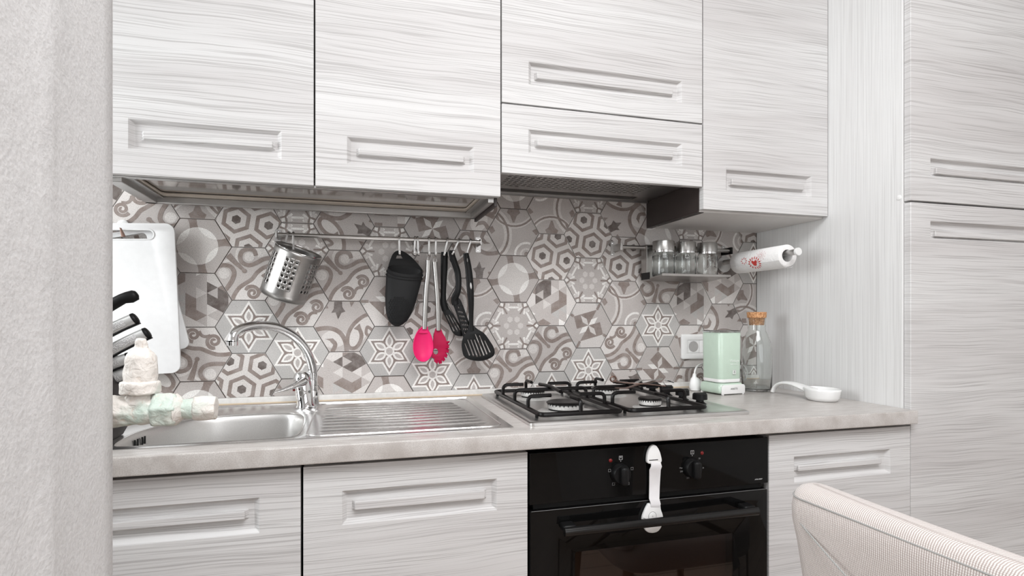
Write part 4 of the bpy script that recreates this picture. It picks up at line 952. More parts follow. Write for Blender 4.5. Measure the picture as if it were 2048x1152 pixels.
rod_blade('perforated_spatula', 'black bent-handle spatula with a narrow perforated blade', 'spatula', 1.650,
          [(342, 168, 0), (348, 215, 0), (372, 285, 0), (392, 350, 0), (400, 430, -.004), (394, 500, -.006), (375, 545, -.004), (368, 580, 0), (375, 615, 0)], [.0088, .0092, .0094, .0094, .0090, .0092, .0104, .0110, .0100],
          [(342, 575), (360, 562), (395, 560), (415, 575), (440, 630), (465, 700), (490, 770), (515, 830), (532, 880), (520, 893), (480, 900), (450, 900), (438, 885), (420, 820), (398, 740), (372, 660), (348, 600)],
          perf, org=(480, 898))
sl_ = [slot(452, 935, 490, 1030, .0022, 1.640), slot(475, 905, 523, 1035, .0022, 1.640), slot(502, 905, 553, 1040, .0023, 1.640), slot(530, 905, 580, 1035, .0022, 1.640),
       slot(538, 860, 608, 1030, .0021, 1.640), slot(572, 870, 632, 1020, .0020, 1.640), slot(615, 912, 658, 1005, .0018, 1.640)]
ss = rod_blade('slotted_spoon', 'black slotted spoon with an oval grey badge on its handle, rightmost on the rail', 'spoon', 1.640,
          [(460, 190, 0), (466, 230, 0), (480, 310, -.001), (490, 400, -.002), (497, 500, -.003), (502, 600, -.002), (503, 700, 0), (504, 790, 0), (508, 830, 0)], [.0078, .0092, .0100, .0106, .0105, .0090, .0074, .0068, .0080],
          [(483, 780), (505, 770), (527, 790), (560, 818), (610, 850), (655, 910), (688, 965), (697, 1005), (688, 1035), (650, 1060), (600, 1076), (550, 1078), (500, 1070), (462, 1055), (440, 1030), (428, 985), (426, 930), (440, 880), (470, 830)],
          sl_, th=.003, org=(560, 1078), blade_y=0)
p = at(*kx(497, 462), 1.640); p.y -= .0085
mk('badge', wplate([ell(p.x, p.z, .0032, .0098, 24, .08)], p.y, .002, .0005), M_ALU, ss, 'oval grey badge with small print')
mk('badge_rim', wplate([ell(p.x, p.z, .0026, .0088, 24, .08), ell(p.x, p.z, .0022, .0082, 24, .08)], p.y - .0011, .0003), M_TEXTD, ss)
mk('badge_lettering', text('cuisine', .0042, Matrix.Translation((p.x, p.y - .0013, p.z)) @ Matrix.Rotation(radians(80), 4, 'Y') @ Matrix.Rotation(pi / 2, 4, 'X'), .0001), M_TEXTD, ss) if False else None
for x, y, rx, rz in ((469, 250, .0014, .0058), (496, 545, .0024, .0080)):
    p = at(*kx(x, y), 1.640); mk('handle_inset', wplate([ell(p.x, p.z, rx, rz, 20, .06)], p.y - .0066, .002, .0004), simple('grey_rubber_inset', (.22, .215, .21), .5), ss)

# ------------------------------------------------------------------ spice shelf and jars
sr = thing('spice_rail', 'short steel rail with wall brackets under the narrow wall cabinet', 'rail', (1.03, 0, 1.366))
mk('rod', MB().tube([(.838, YR, 1.3665), (1.243, YR, 1.3665)], .0062, 20), M_STEEL, sr, smooth=50)
for x, s in ((.838, -1), (1.243, 1)):
    mk('bracket', wplate([rrect(x + s * .010 - .007, x + s * .010 + .007, 1.341, 1.389, .003)], -.001, .002), M_ALU, sr)
    mk('bracket_block', MB().box(x - .004 + s * .004, x + .004 + s * .004, YR - .010, -.002, 1.355, 1.378), M_BLACK if s > 0 else M_STEEL, sr, bevel=.001)
    for dz in (.018, -.018): mk('screw', MB().lathe([(.003, 0), (.002, .0012), (.0005, .0014)], 12, Matrix.Translation((x + s * .010, -.002, 1.365 + dz)) @ Matrix.Rotation(pi / 2, 4, 'X')), M_CHROME, sr)
sh = thing('spice_shelf', 'small steel tray shelf hooked on the short rail, carrying three jars', 'shelf', (1.045, -.1, 1.26))
TR = Matrix.Translation((1.0445, -.026, 1.2605)) @ Matrix.Rotation(radians(-4.5), 4, 'X')
mk('tray', MB().box(-.124, .124, -.128, 0, -.0012, .0012, M=TR).box(-.124, .124, -.1295, -.128, -.0030, .0040, M=TR), M_STEEL, sh)
mk('back_plate', MB().box(-.124, .124, -.0012, .0012, 0, .110, M=Matrix.Translation((1.0445, -.026, 1.2605))), M_STEEL, sh)
mk('end_plate', MB().box(.9200, .9218, -.062, -.026, 1.262, 1.372), M_STEEL, sh, bevel=.0004)
mk('end_plate_foot', MB().box(.9196, .9222, -.078, -.026, 1.2615, 1.284), M_BLACK, sh)
mk('rail_clip', MB().box(.922, 1.165, -.056, -.026, 1.3735, 1.3755), M_STEEL, sh)
jx = [(1327, .0355), (1371.5, .0325), (1414.5, .0325)]
labs = ['leftmost of the three glass jars with steel lids on the spice shelf', 'middle one of the three glass jars with steel lids on the spice shelf', 'rightmost of the three glass jars with steel lids on the spice shelf']
for (u, r), lb in zip(jx, labs):
    p = at(u, 500, 1.606); zb = 1.2672
    j = thing('spice_jar', lb, 'jar', (p.x, p.y, zb), 'spice jars'); T = Matrix.Translation((p.x, p.y, zb))
    w = .0018
    mk('glass_body', MB().lathe([(.001, 0), (r * .9, 0), (r * .98, .003), (r, .008), (r, .066), (r * .99, .071), (r * .86, .078), (r * .84, .082), (r * .84, .104), (r * .84 - w, .104), (r * .84 - w, .082), (r * .86 - w, .079), (r - w, .069), (r - w, .009), (r * .9 - w, .005), (.001, .004)], 40, T, cap=False), M_GLASS, j, smooth=50)
    mk('lid', MB().lathe([(r * .93, .084), (r * .97, .0845), (r * .97, .1125), (r * .94, .1145), (.001, .1145)], 40, T), M_STEELV, j, smooth=40)
    mk('lid_collar', MB().lathe([(r * .845, .078), (r * .90, .078), (r * .90, .084), (r * .845, .084)], 40, T), M_CHROME, j)

# ------------------------------------------------------------------ paper towel holder
XT, ZT = 1.256, CAMZ + .1865
th_ = thing('paper_towel_holder', 'steel arm holder for paper towel near the corner, fixed to the tiles', 'paper towel holder', (XT, 0, ZT))
mk('wall_plate', MB().lathe([(.028, 0), (.028, .004), (.024, .005)], 32, Matrix.Translation((XT, 0, ZT)) @ Matrix.Rotation(pi / 2, 4, 'X')), M_ALU, th_)
PEGZ = ZT + .0065
mk('arm', MB().tube([(XT, -.002, PEGZ), (XT, -.340, PEGZ)], .0088, 24), M_ALU, th_, smooth=50)
mk('end_knob', MB().lathe([(.009, 0), (.0115, .001), (.0118, .007), (.0112, .0085), (.001, .0088)], 28, Matrix.Translation((XT, -.338, PEGZ)) @ Matrix.Rotation(pi / 2, 4, 'X')), simple('white_metal_knob', (.80, .80, .79), .3), th_)
rp = thing('paper_towel_roll', 'white paper towel roll with red and pink floral print', 'paper towel', (XT, -.2, ZT))
rT, rI = .0335, .0185; y0_, y1_ = -.078, -.302
q = MB(); rg = lambda r, y: [Vector((XT + r * cos(2 * pi * k / 40), y, ZT + r * sin(2 * pi * k / 40) - .001)) for k in range(40)]
q.loft([rg(rI, y1_ + .001), rg(rT - .001, y1_), rg(rT, y1_ + .001), rg(rT, y0_), rg(rI, y0_), rg(rI, y1_ + .001)], cap=False); mk('paper', q, M_PAPER, rp, smooth=50)
fl_ = MB(); rings = []
for k in range(15):
    a = radians(205 + 95 * k / 14); r_ = rT + .0006 + .0030 * (k / 14) ** 1.5; rings.append([Vector((XT + (r_ + e) * cos(a), y, ZT - .001 + (r_ + e) * sin(a))) for y, e in ((y0_, 0), (y1_ - .001, 0), (y1_ - .001, .0007), (y0_, .0007))])
fl_.loft(rings); mk('loose_sheet', fl_, M_PAPER, rp, smooth=50)
def onroll(name, blobs, mat):
    mm = MB()
    for ty, a, ry, ra, rot in blobs:
        c = []
        for k in range(12):
            px, py = ry * cos(2 * pi * k / 12), ra * sin(2 * pi * k / 12); X_, Y_ = px * cos(rot) - py * sin(rot), px * sin(rot) + py * cos(rot)
            aa = radians(a) + Y_ / rT; rr2 = rT + .0003 + (.0036 if a > 203 else 0) * max(0, (math.degrees(aa) - 203) / 95) ** 1.5 + .0012; c.append(Vector((XT + rr2 * cos(aa), ty + X_, ZT - .001 + rr2 * sin(aa))))
        mm.add(c, [tuple(range(12))])
    mk(name, mm, mat, rp, smooth=0)['kind'] = 'stuff'
hb_ = [(-.197 + dx, 204 + da, .0085, .0058, r0) for dx, da, r0 in ((-.0045, -4, .7), (.0055, -4, -.7), (0, 5, 0))]
hb_ += [(-.197 + .0240 * cos(t), 204 + math.degrees(.0165 * sin(t) / rT), .0048, .0020, t) for t in [2 * pi * k / 15 for k in range(15)]]
hb_ += [(-.150 + .0115 * cos(t), 184 + math.degrees(.0085 * sin(t) / rT), .0030, .0013, t) for t in [2 * pi * k / 8 for k in range(8)]]
onroll('red_print', hb_, M_REDP)
onroll('pink_print', [(-.225 + .022 * cos(t) * f, 168 + math.degrees(.015 * sin(t) * f / rT), .0030, .0007, t + 1.2) for f in (1, .62, .3) for t in [2 * pi * k / 11 for k in range(11)]] + [(-.213, 192 + 5 * k, .003, .0007, .6) for k in range(4)], M_PINKP)

# ------------------------------------------------------------------ socket, frother, plug
so = thing('wall_socket', 'white rectangular wall socket partly behind the mint green frother', 'socket', (1.14, 0, 1.04))
sx0, sx1, sz0, sz1 = 1.083, 1.203, .9955, 1.0805
mk('cover_plate', wplate([rrect(sx0, sx1, sz0, sz1, .006), rrect(1.1075, 1.1785, 1.0160, 1.0600, .001)], -.0045, .009, .002), M_WHITEP, so)
sc_ = 1.1295; mk('socket_module', wplate([rrect(1.1080, 1.1515, 1.0165, 1.0595, .001), ell(sc_, 1.038, .0185, .0185, 32)], -.005, .006, .0004), M_WHITEP, so)
mk('blank_module', wplate([rrect(1.1525, 1.1780, 1.0165, 1.0595, .001)], -.005, .006, .0006), M_WHITEP, so)
mk('recess', MB().lathe([(.0184, .0075), (.0180, 0), (.001, 0)], 32, Matrix.Translation((sc_, -.0005, 1.038)) @ Matrix.Rotation(pi / 2, 4, 'X')), simple('shadowed_socket_well', (.42, .41, .40), .5), so)
for dx in (-.0095, 0, .0095): mk('pin_hole', wplate([ell(sc_ + dx, 1.038, .0032 if dx else .0024, .0030, 14)], -.0014, .0006), M_VOID, so)
mk('earth_clip', wplate([rrect(sc_ - .0035, sc_ + .0035, 1.0520, 1.0560, .0005)], -.003, .004), M_ALU, so)
mk('earth_clip', wplate([rrect(sc_ - .0035, sc_ + .0035, 1.0200, 1.0240, .0005)], -.003, .004), M_ALU, so)
FR = Matrix.Translation((1.121, -.172, .9)) @ Matrix.Rotation(radians(6), 4, 'Z')
fb = thing('frother_stand', 'mint green frother power base with white front panel and two white feet', 'frother stand', (1.121, -.172, .9))
def sq(h, r, z, n=5, T=FR): return [T @ Vector((x, y, z)) for x, y in rrect(-h, h, -h, h, r, n)]
mk('base_body', MB().loft([sq(.044, .010, .004), sq(.0475, .012, .008), sq(.0485, .012, .016), sq(.0475, .012, .028), sq(.0445, .012, .0345), sq(.038, .010, .036)]), M_MINT, fb, smooth=50)
mk('front_panel', plate([[(-.0435, .0035), (.0435, .0035), (.0475, .006), (.0475, .026), (.0440, .0305), (.040, .0315), (-.036, .0315), (-.0405, .0290), (-.0435, .023)]], .003, FR @ Matrix.Translation((0, -.0485, 0)) @ WALLM, .0008), M_WHITEP, fb)
for x in (-.040, .038): mk('foot', MB().box(x, x + .006, -.049, -.043, .0003, .006, M=FR), M_WHITEP, fb, bevel=.0006)
mk('foot', MB().box(-.044, .044, .036, .044, .0003, .006, M=FR), M_WHITEP, fb)
mk('brand_lettering', text('·ARIETE·', .0085, FR @ Matrix.Translation((.004, -.0503, .0185)) @ Matrix.Rotation(pi / 2, 4, 'X'), .0001), M_TEXTD, fb)
fj = thing('milk_frother_jug', 'square mint green milk frother jug with clear lid and small button', 'jug', (1.121, -.172, .937))
mk('jug_skirt', MB().loft([sq(.0385, .013, .0365), sq(.0420, .014, .0385), sq(.0428, .014, .046), sq(.0418, .014, .048)]), M_WHITEP, fj, smooth=50)
mk('jug_body', MB().loft([sq(.0420, .014, .0478), sq(.0424, .014, .049), sq(.0436, .014, .190), sq(.0432, .014, .191), sq(.040, .012, .191)]), M_MINT, fj, smooth=50)
mk('lid', MB().loft([sq(.0430, .013, .1915), sq(.0455, .014, .192), sq(.0455, .014, .1950), sq(.040, .012, .1975), sq(.015, .010, .1980)]), glassm('smoky_clear_lid', (.85, .90, .88), .05), fj, smooth=50)
FP = lambda x, z, d=0: FR @ Matrix.Translation((x, -.0443 + d, z)) @ Matrix.Rotation(pi / 2, 4, 'X')
mk('lettering', text('Vintage', .0125, FP(.011, .104), .0001), M_TEXTW, fj); mk('lettering', text('milk frother', .0062, FP(.010, .094), .0001), M_TEXTW, fj)
mk('button', plate([rrect(-.0065, .0065, -.0075, .0075, .0015)], .0012, FP(.010, .069), .0003), simple('pale_button', (.72, .76, .72), .35), fj)
mk('button_icon', plate([rrect(-.0052, .0052, .0058, .0064, .0001)], .0004, FP(.010, .069, -.0007)), M_TEXTD, fj); mk('button_icon', plate([rrect(-.0052, .0052, -.0064, -.0058, .0001)], .0004, FP(.010, .069, -.0007)), M_TEXTD, fj)
mk('button_icon', plate([ell(0, 0, .0027, .0027, 16), ell(0, 0, .0018, .0018, 16)], .0004, FP(.010, .069, -.0007)), M_TEXTD, fj); mk('button_icon', plate([rrect(-.0004, .0004, .0010, .0042, .0001)], .0005, FP(.010, .069, -.0008)), M_TEXTD, fj)
pg = thing('power_plug', 'white moulded plug and cable lying left of the frother base', 'plug', at(1393, 780, 1.60))
YP = 1.605
mk('plug_body', MB().loft([[at(u + w * cos(a), v, YP) + Vector((0, d * sin(a), 0)) for a in [2 * pi * k / 14 for k in range(14)]] for u, v, w, d in ((1389, 747, 2.6, .004), (1388.5, 754, 4, .006), (1390, 757, 8, .009), (1391, 764, 11, .013), (1391, 774, 12, .015), (1391.5, 780.5, 10, .014))]), M_WHITEP, pg, smooth=60)
mk('plug_face', MB().lathe([(.0145, 0), (.0155, .001), (.0155, .007), (.013, .009), (.001, .009)], 24, Matrix.Translation(at(1398, 770, YP)) @ Matrix.Rotation(pi / 2, 4, 'Y')), M_WHITEP, pg)
for dy in (-.008, .008): mk('pin', MB().tube([at(1403, 770, YP) + Vector((0, dy, 0)), at(1403, 770, YP) + Vector((.016, dy, 0))], .0022, 10), M_CHROME, pg)
mk('cable', MB().tube(cr([at(1389, 748, YP), at(1390, 741, YP), at(1394, 733, YP + .01), at(1402, 728, YP + .02), at(1415, 727, YP + .04), at(1445, 727, YP + .05), at(1470, 728, YP + .03), at(1481, 735, YP), at(1489, 748, YP - .01), at(1487, 763, YP), at(1477, 776, YP - .01)], 8), .0028, 10), M_WHITEP, pg)
mk('cable_loop', MB().tube(cr([at(1478, 730, YP + .04), at(1486, 735, YP + .04), at(1492, 745, YP + .04), at(1492, 757, YP + .04), at(1488, 766, YP + .035), at(1484, 771, YP + .03)], 8), .0026, 10), M_WHITEP, pg)

# ------------------------------------------------------------------ bottle and spoon rest
bo = thing('glass_bottle', 'tall clear glass carafe with cork stopper in the corner', 'bottle', (1.269, -.152, .9003)); T = Matrix.Translation((1.269, -.152, .9003)); w = .0022
outer = [(.001, 0), (.038, 0), (.0435, .002), (.0460, .007), (.0465, .090), (.0455, .140), (.0425, .158), (.0340, .182), (.0290, .192), (.0275, .198), (.0275, .232), (.0285, .236)]
inner = [(max(r - w, .001), z) for r, z in outer][::-1]; inner[-1] = (.001, .006); inner[-2] = (.034, .006); inner[-3] = (.041, .0075); inner[-4] = (.0438, .010)
mk('glass_body', MB().lathe(outer + inner, 48, T, cap=False), M_GLASS, bo, smooth=50)
ck = mk('cork_stopper', MB().lathe([(.0225, .213), (.0250, .2365), (.0290, .237), (.0305, .254), (.029, .2555), (.001, .2555)], 40, T), M_CORK, bo)
srr = thing('spoon_rest', 'white ceramic spoon rest with arched handle near the side panel', 'spoon rest', (1.300, -.36, .9003))
cxs, cys = 1.2985, -.388; E = lambda a, b, z, dy=0: [Vector((cxs + a * cos(q_), cys + dy + b * sin(q_), .9003 + z)) for q_ in [2 * pi * k / 40 for k in range(40)]]
mk('dish', MB().loft([E(.031, .038, 0), E(.0355, .043, .001), E(.0400, .050, .010), E(.0420, .0530, .028), E(.0430, .0540, .0330), E(.0415, .0525, .0345), E(.0390, .0500, .0330), E(.0365, .046, .012), E(.028, .034, .006), E(.002, .002, .005)]), M_CER, srr, smooth=60)
hp = cr([(1.297, -.352, .924), (1.293, -.325, .9305), (1.288, -.295, .9365), (1.283, -.265, .9370), (1.279, -.242, .9315), (1.276, -.226, .9195), (1.274, -.219, .9050)], 5)
rings = []
for i, p_ in enumerate(hp):
    t_ = (hp[min(i + 1, len(hp) - 1)] - hp[max(i - 1, 0)]).normalized(); s_ = t_.cross(Vector((0, 0, 1))); s_ = s_.normalized() if s_.length > .1 else Vector((1, 0, 0)); n_ = s_.cross(t_).normalized(); k_ = i / (len(hp) - 1)
    a_ = .022 * (1 - k_) ** 2 + .0095; b_ = .0052 + .003 * (1 - k_) ** 2
    rings.append([p_ + s_ * a_ * cos(q_) + n_ * b_ * sin(q_) for q_ in [2 * pi * k / 18 for k in range(18)]])
mk('handle', MB().loft(rings), M_CER, srr, smooth=60)

# ------------------------------------------------------------------ cutting boards and their hook
bh = thing('adhesive_hook', 'white round adhesive hook with a bronze prong holding the cutting boards', 'hook', at(247, 446, 1.70))
mk('hook_pad', MB().lathe([(.014, -.001), (.014, .006), (.010, .0085), (.001, .009)], 24, Matrix.Translation(at(247, 451, 1.704)) @ Matrix.Rotation(pi / 2, 4, 'X')), M_WHITEP, bh)
mk('prong', wplate([[p2(239, 455, 1.652), p2(243, 456, 1.652), p2(252, 473, 1.652), p2(243, 474, 1.652)]], -.0545, .002, .0005), M_BRASS, bh, 'small bronze metal prong')
mk('prong_stem', MB().tube([at(249, 471, 1.698), at(248, 473, 1.655)], .0018, 8), M_BRASS, bh)
def board(name, label, yc, th, corners, r, holes, tilt=0):
    A, B = [Vector(p2(*c, yc)) for c in corners]                # right edge, top and bottom
    d = (A - B).normalized(); n_ = Vector((-d.y, d.x)); Hh = (A - B).length; Wd = .245
    L = [tuple(B + n_ * x + d * y) for x, y in [(q_[0], q_[1]) for q_ in rrect(0, Wd, 0, Hh, r)]]
    t = thing(name, label, 'cutting board', (L[0][0], yc - 1.706, B.y), 'white cutting boards')
    mk('slab', wplate([L] + [[tuple(B + n_ * x + d * (Hh - y)) for x, y in h_] for h_ in holes], yc - 1.706, th, .0016), M_POLY, t); return t, B, d, n_, Hh
t1, B, d, n_, Hh = board('cutting_board', 'front white plastic cutting board with slot handle, hanging upright', 1.664, .009, [(349.5, 447), (362.5, 745)], .022, [rrect(.050, .19, .019, .040, .0102)])
rimo = rrect(.046, .194, .015, .044, .0142); rimi = rrect(.0495, .1905, .0185, .0405, .0107)
mk('handle_rim', wplate([[tuple(B + n_ * x + d * (Hh - y)) for x, y in h_] for h_ in (rimo, rimi)], 1.664 - .0050 - 1.706, .002, .0006), M_POLY, t1)
board('cutting_board', 'rear white plastic cutting board, swung out to the right behind the front one', 1.682, .008, [(316, 450), (381.5, 694)], .018, [rrect(.032, .15, .014, .036, .0102)])

# ------------------------------------------------------------------ knife block and knives
YK = 1.25; yk = YK - 1.706
kb = mk('knife_block', plate([[(-.66, .9028), (-.445, .9028), (-.428, .935), (-.428, 1.005), (-.508, 1.175), (-.70, 1.085), (-.70, .935)]], .10, Matrix.Translation((0, yk + .012, 0)) @ WALLM, .003), simple('black_block', (.025, .02, .02), .5), loc=(-.56, yk, .9026))
tag(kb, 'black knife block at the left end of the sink, mostly behind the partition', 'knife block')
kn = [((270, 584), (215, 617), 'black', 'topmost knife in the block, with a curved black handle'), ((272, 633), (215, 664), 'steel', 'second knife from the top, steel handle with cross-hatched grip'),
      ((296, 662), (215, 706), 'steel', 'third knife from the top, its steel handle reaching furthest right'), ((262, 712), (215, 733), 'steel', 'fourth knife from the top, steel handle behind the painted valve'),
      ((262, 742), (215, 762), 'steel', 'lowest knife in the block, steel handle behind the painted valve')]
M_KN, t_, b_ = nt('hatched_steel_grip'); b_.inputs['Metallic'].default_value = .35; b_.inputs['Base Color'].default_value = (.72, .72, .71, 1); b_.inputs['Roughness'].default_value = .4
_c = nd(t_, 'ShaderNodeTexCoord'); _v = nd(t_, 'ShaderNodeTexVoronoi', i_Scale=520.); t_.links.new(_c.outputs['Object'], _v.inputs['Vector']); bump(t_, b_, _v.outputs['Distance'], .8, .001)
t_.links.new(ramp(t_, _v.outputs['Distance'], [(.1, (.82, .82, .81)), (.6, (.48, .47, .47))]), b_.inputs['Base Color'])
M_KS = simple('polished_handle_steel', (.62, .62, .61), .3, metal=.45)
for (bu, bv), (au, av), kind, lb in kn:
    Bt = at(bu, bv, YK); A = at(au, av, YK); dr_ = (A - Bt).normalized(); nn = Vector((-dr_.z, 0, dr_.x)); nn = nn if nn.z > 0 else -nn
    k = thing('kitchen_knife', lb, 'knife', Bt, 'knives in the block'); Ln = .118
    def kr(t, hw, off, yw, nseg=16, f=0): return [Bt + dr_ * t + nn * (off + hw * sin(q_)) + Vector((0, yw * cos(q_), 0)) for q_ in [2 * pi * j / nseg for j in range(nseg)]]
    if kind == 'black':
        mk('handle', MB().loft([kr(-.001, .006, -.004, .005), kr(.003, .011, -.005, .0085), kr(.014, .0125, -.003, .0095), kr(.025, .0105, .001, .0095), kr(.05, .0115, .002, .009), kr(.09, .0115, 0, .009), kr(Ln, .010, 0, .008)]), M_BLACK, k, smooth=60)
    else:
        bow = lambda t: .004 * (1 - ((t - .06) / .06) ** 2) - .003
        mk('handle', MB().loft([kr(t, .0115 if t > .001 else .0105, bow(t), .0088) for t in (.0065, .02, .04, .06, .09, Ln)]), M_KS, k, smooth=60)
        mk('end_cap', MB().loft([kr(.0, .009, bow(0), .007), kr(.0015, .0118, bow(0), .0092), kr(.0066, .0122, bow(.006), .0094)]), M_BLACK, k, 'dark butt cap', smooth=60)
        mk('grip', MB().loft([[Bt + dr_ * t + nn * (bow(t) + v) + Vector((0, -.0086 * math.sqrt(max(0, 1 - (v / .0115) ** 2)) - e, 0)) for v, e in ((.0065, .0006), (0, .0009), (-.0060, .0006), (-.0060, -.002), (0, -.002), (.0065, -.002))] for t in (.021, .0225, .04, .06, .09, .112)]), M_KN, k, 'cross-hatched grip', smooth=50)
        mk('handle_spine', MB().loft([[Bt + dr_ * t + nn * (bow(t) - v) + Vector((0, y, 0)) for v, y in ((.0108, -.0055), (.0132, -.0035), (.0132, .0035), (.0108, .0055))] for t in (.001, .03, .06, .09, Ln)]), M_BLACK, k, 'black lower edge', smooth=50)
    mk('blade', MB().loft([[Bt + dr_ * t + nn * v + Vector((0, y, 0)) for v, y in ((h_, -.001), (h_, .001), (-h_, .0008), (-h_, -.0008))] for t, h_ in ((Ln - .002, .009), (Ln + .05, .010), (Ln + .10, .006))]), M_KS, k)

# ------------------------------------------------------------------ painted gas valve on the back of the partition
gv = thing('pipe_valve', 'old pipe valve thickly painted cream with greenish patches, beside the partition', 'valve', (-.19, -1.106, 1.05))
VY = -1.106; XV = -.1887
M_VALVC = M_VALVE.copy(); M_VALVC.name = 'cream_flaking_paint'
for n__ in M_VALVC.node_tree.nodes:
    if n__.type == 'VALTORGB' and abs(n__.color_ramp.elements[0].position - .52) < .01: n__.color_ramp.elements[0].position = .62; n__.color_ramp.elements[1].position = .85
M_VALVG = M_VALVE.copy(); M_VALVG.name = 'greenish_flaking_paint'
for n__ in M_VALVG.node_tree.nodes:
    if n__.type == 'VALTORGB' and abs(n__.color_ramp.elements[0].position - .52) < .01: n__.color_ramp.elements[0].position = .36; n__.color_ramp.elements[1].position = .58
def lump(mesh_o, s=.0011):
    tx = bpy.data.textures.get('lumps') or bpy.data.textures.new('lumps', 'CLOUDS'); tx.noise_scale = .0085
    sb_ = mesh_o.modifiers.new('sub', 'SUBSURF'); sb_.levels = 2; sb_.render_levels = 2; dd = mesh_o.modifiers.new('lump', 'DISPLACE'); dd.texture = tx; dd.texture_coords = 'GLOBAL'; dd.strength = s * 2.8; dd.mid_level = .5
TV = Matrix.Translation((XV, VY, CAMZ)) @ Matrix.Rotation(radians(1), 4, 'Y')
o = mk('cap', MB().lathe([(.001, -.0195), (.0045, -.0197), (.0047, -.024), (.0050, -.0285), (.0085, -.0315), (.0125, -.0355), (.0135, -.042), (.0140, -.060), (.013, -.062)], 24, TV), M_VALVC, gv, smooth=60); lump(o)
o = mk('collar', MB().lathe([(.012, -.0585), (.0172, -.0592), (.0178, -.0605), (.0178, -.0695), (.0170, -.0708), (.012, -.0712)], 10, TV), M_VALVE, gv, smooth=60); lump(o, .0008)
o = mk('valve_body', MB().lathe([(.0120, -.068), (.0122, -.078), (.0135, -.088), (.010, -.098), (.001, -.1)], 24, TV), M_VALVE, gv, smooth=60); lump(o)
TH = Matrix.Translation((0, VY, CAMZ - .0868)) @ Matrix.Rotation(pi / 2, 4, 'Y')
o = mk('pipe', MB().lathe([(.0155, -.262), (.0155, -.235), (.0160, -.218), (.0145, -.206), (.0132, -.198), (.0130, -.185), (.0130, -.172)], 24, TH), M_VALVE, gv, smooth=60); lump(o, .0014)
o = mk('hexagonal_nut', MB().lathe([(.010, -.1795), (.0160, -.1785), (.0172, -.1765), (.0172, -.1625), (.0162, -.1605), (.0150, -.1590), (.0125, -.1580), (.008, -.1575)], 6, TH @ Matrix.Rotation(radians(20), 4, 'Z')), M_VALVG, gv, 'greenish painted nut', smooth=60); lump(o, .0010); o.modifiers['sub'].subdivision_type = 'SIMPLE'
o.modifiers['sub'].levels = o.modifiers['sub'].render_levels = 3
mk('nut_face', MB().lathe([(.010, -.1620), (.0150, -.1600), (.0120, -.1565), (.0095, -.1540)], 24, TH), M_VALVE, gv, smooth=60)
o = mk('threaded_neck', MB().lathe([(.0088, -.160), (.0090, -.152), (.0100, -.146), (.0098, -.142)], 24, TH), M_VALVG, gv, smooth=60); lump(o, .0005)
o = mk('end_plug', MB().lathe([(.006, -.1465), (.0098, -.1455), (.0115, -.1440), (.0120, -.1410), (.0120, -.1275), (.0110, -.1258), (.009, -.1254), (.001, -.1254)], 8, TH @ Matrix.Rotation(radians(10), 4, 'Z')), M_VALVC, gv, smooth=60); lump(o, .0006); o.modifiers['sub'].subdivision_type = 'SIMPLE'
mk('wall_elbow', MB().tube([(-.262, VY, CAMZ - .0868), (-.285, VY, CAMZ - .0868), (-.30, VY - .005, CAMZ - .0868), (-.303, -1.1362, CAMZ - .0868)], .0145, 20), M_VALVE, gv, smooth=60)

# ------------------------------------------------------------------ upholstered chair
chx, chy = .735, -1.176
ch = thing('dining_chair', 'beige ribbed fabric dining chair in the lower right foreground', 'chair', (1.0, chy, 0))
def pring(hx, hy, z, dx=0, r=None):
    r = r or min(hx, hy) * .92; out = []
    for x, y in rrect(-hx, hx, -hy, hy, r, 8): out.append(Vector((chx + dx + x + .30 * y * y, chy + y, z)))
    # more points along the long sides
    full = []
    for i, p_ in enumerate(out):
        q_ = out[(i + 1) % len(out)]; n_ = max(1, int((q_ - p_).length / .05))
        for k in range(n_): full.append(p_.lerp(q_, k / n_))
    return full
base_ring = pring(.036, .272, 0); cnt = len(base_ring)
def pr2(hx, hy, z, dx=0):
    out = []
    for p_ in base_ring:
        y = p_.y - chy; x = p_.x - chx - .30 * y * y
        # map the base outline to the new half sizes
        sx_, sy_ = hx / .036, (hy - .036) / (.272 - .036)
        yy = y
        if abs(y) > .236: yy = math.copysign((hy - hx) + (abs(y) - .236) * sx_, y)
        else: yy = y * (hy - hx) / .236
        out.append(Vector((chx + dx + x * sx_ + .30 * yy * yy, chy + yy, z)))
    return out
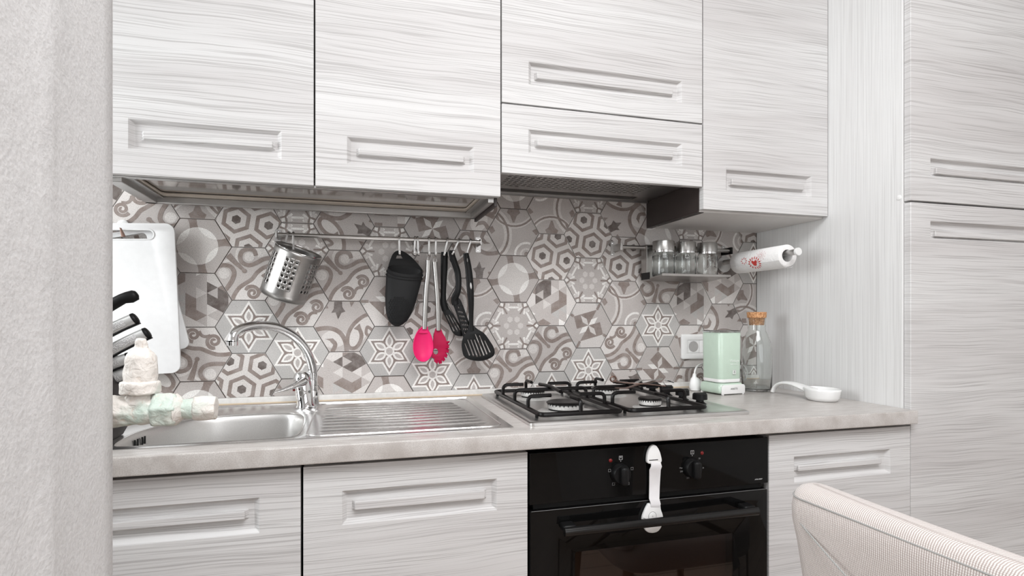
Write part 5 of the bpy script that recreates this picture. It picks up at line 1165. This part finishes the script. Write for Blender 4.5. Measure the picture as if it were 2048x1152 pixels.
zs_ = [(.46, .030, .235, .022), (.60, .036, .245, .008), (.70, .041, .255, .002), (.765, .043, .268, 0), (.80, .0455, .2795, 0), (.822, .0445, .2815, 0), (.836, .0405, .280, 0), (.845, .0345, .276, 0), (.8515, .026, .270, 0), (.855, .015, .262, 0), (.8562, .004, .252, 0)]
rg_ = [pr2(hx, hy, z, dx) for z, hx, hy, dx in zs_]
me_o = mk('backrest', MB().loft(rg_), M_FAB, ch, smooth=80, recalc=True)
uv = me_o.data.uv_layers.new(name='UVMap'); per = [0]
for i in range(cnt): per.append(per[-1] + (base_ring[(i + 1) % cnt] - base_ring[i]).length)
hl_ = [0]
for i in range(1, len(zs_)): hl_.append(hl_[-1] + math.hypot(zs_[i][0] - zs_[i - 1][0], zs_[i][1] - zs_[i - 1][1]))
for poly in me_o.data.polygons:
    ids = [me_o.data.loops[l].vertex_index for l in poly.loop_indices]; cols = [i % cnt for i in ids]; wrap = max(cols) - min(cols) > cnt / 2
    for l, i in zip(poly.loop_indices, ids):
        c_ = i % cnt; uv.data[l].uv = (per[c_] if not (wrap and c_ == 0) else per[cnt], hl_[i // cnt])
ord_ = [p_ for p_ in pr2(.0434, .2810, .838, .0)]
sm = [p_ for p_ in ord_ if p_.x - chx - .30 * (p_.y - chy) ** 2 < -.004]; sm.sort(key=lambda p_: p_.y)
mk('seam', MB().tube([p_ + Vector((.0025, 0, 0)) for p_ in sm], .0011, 6), M_SEAM, ch, 'grey stitched seam')
sm2 = [Vector((chx - .0455 + .30 * y * y + .0018, chy + y, .802 - .42 * max(0, .236 - y) )) for y in [.236 - .02 * k for k in range(9)]]
mk('piping', MB().tube(sm2, .0013, 6), M_SEAM, ch)
mk('seat', MB().loft([[Vector((1.0 + x, chy + y, z)) for x, y in rrect(-.25 + i_, .25 - i_, -.25 + i_, .25 - i_, .09 - i_ * .5, 6)] for z, i_ in ((.38, .02), (.40, 0), (.45, 0), (.47, .012), (.478, .04))]), M_FAB, ch, smooth=60)
for x in (.80, 1.20):
    for y in (chy - .19, chy + .19): mk('leg', MB().tube([(x + (.03 if x > 1 else -.03), y * 1.0, 0), (x, y, .385)], [.011, .017], 14), simple('brown_wood_leg', (.25, .15, .09), .45), ch)
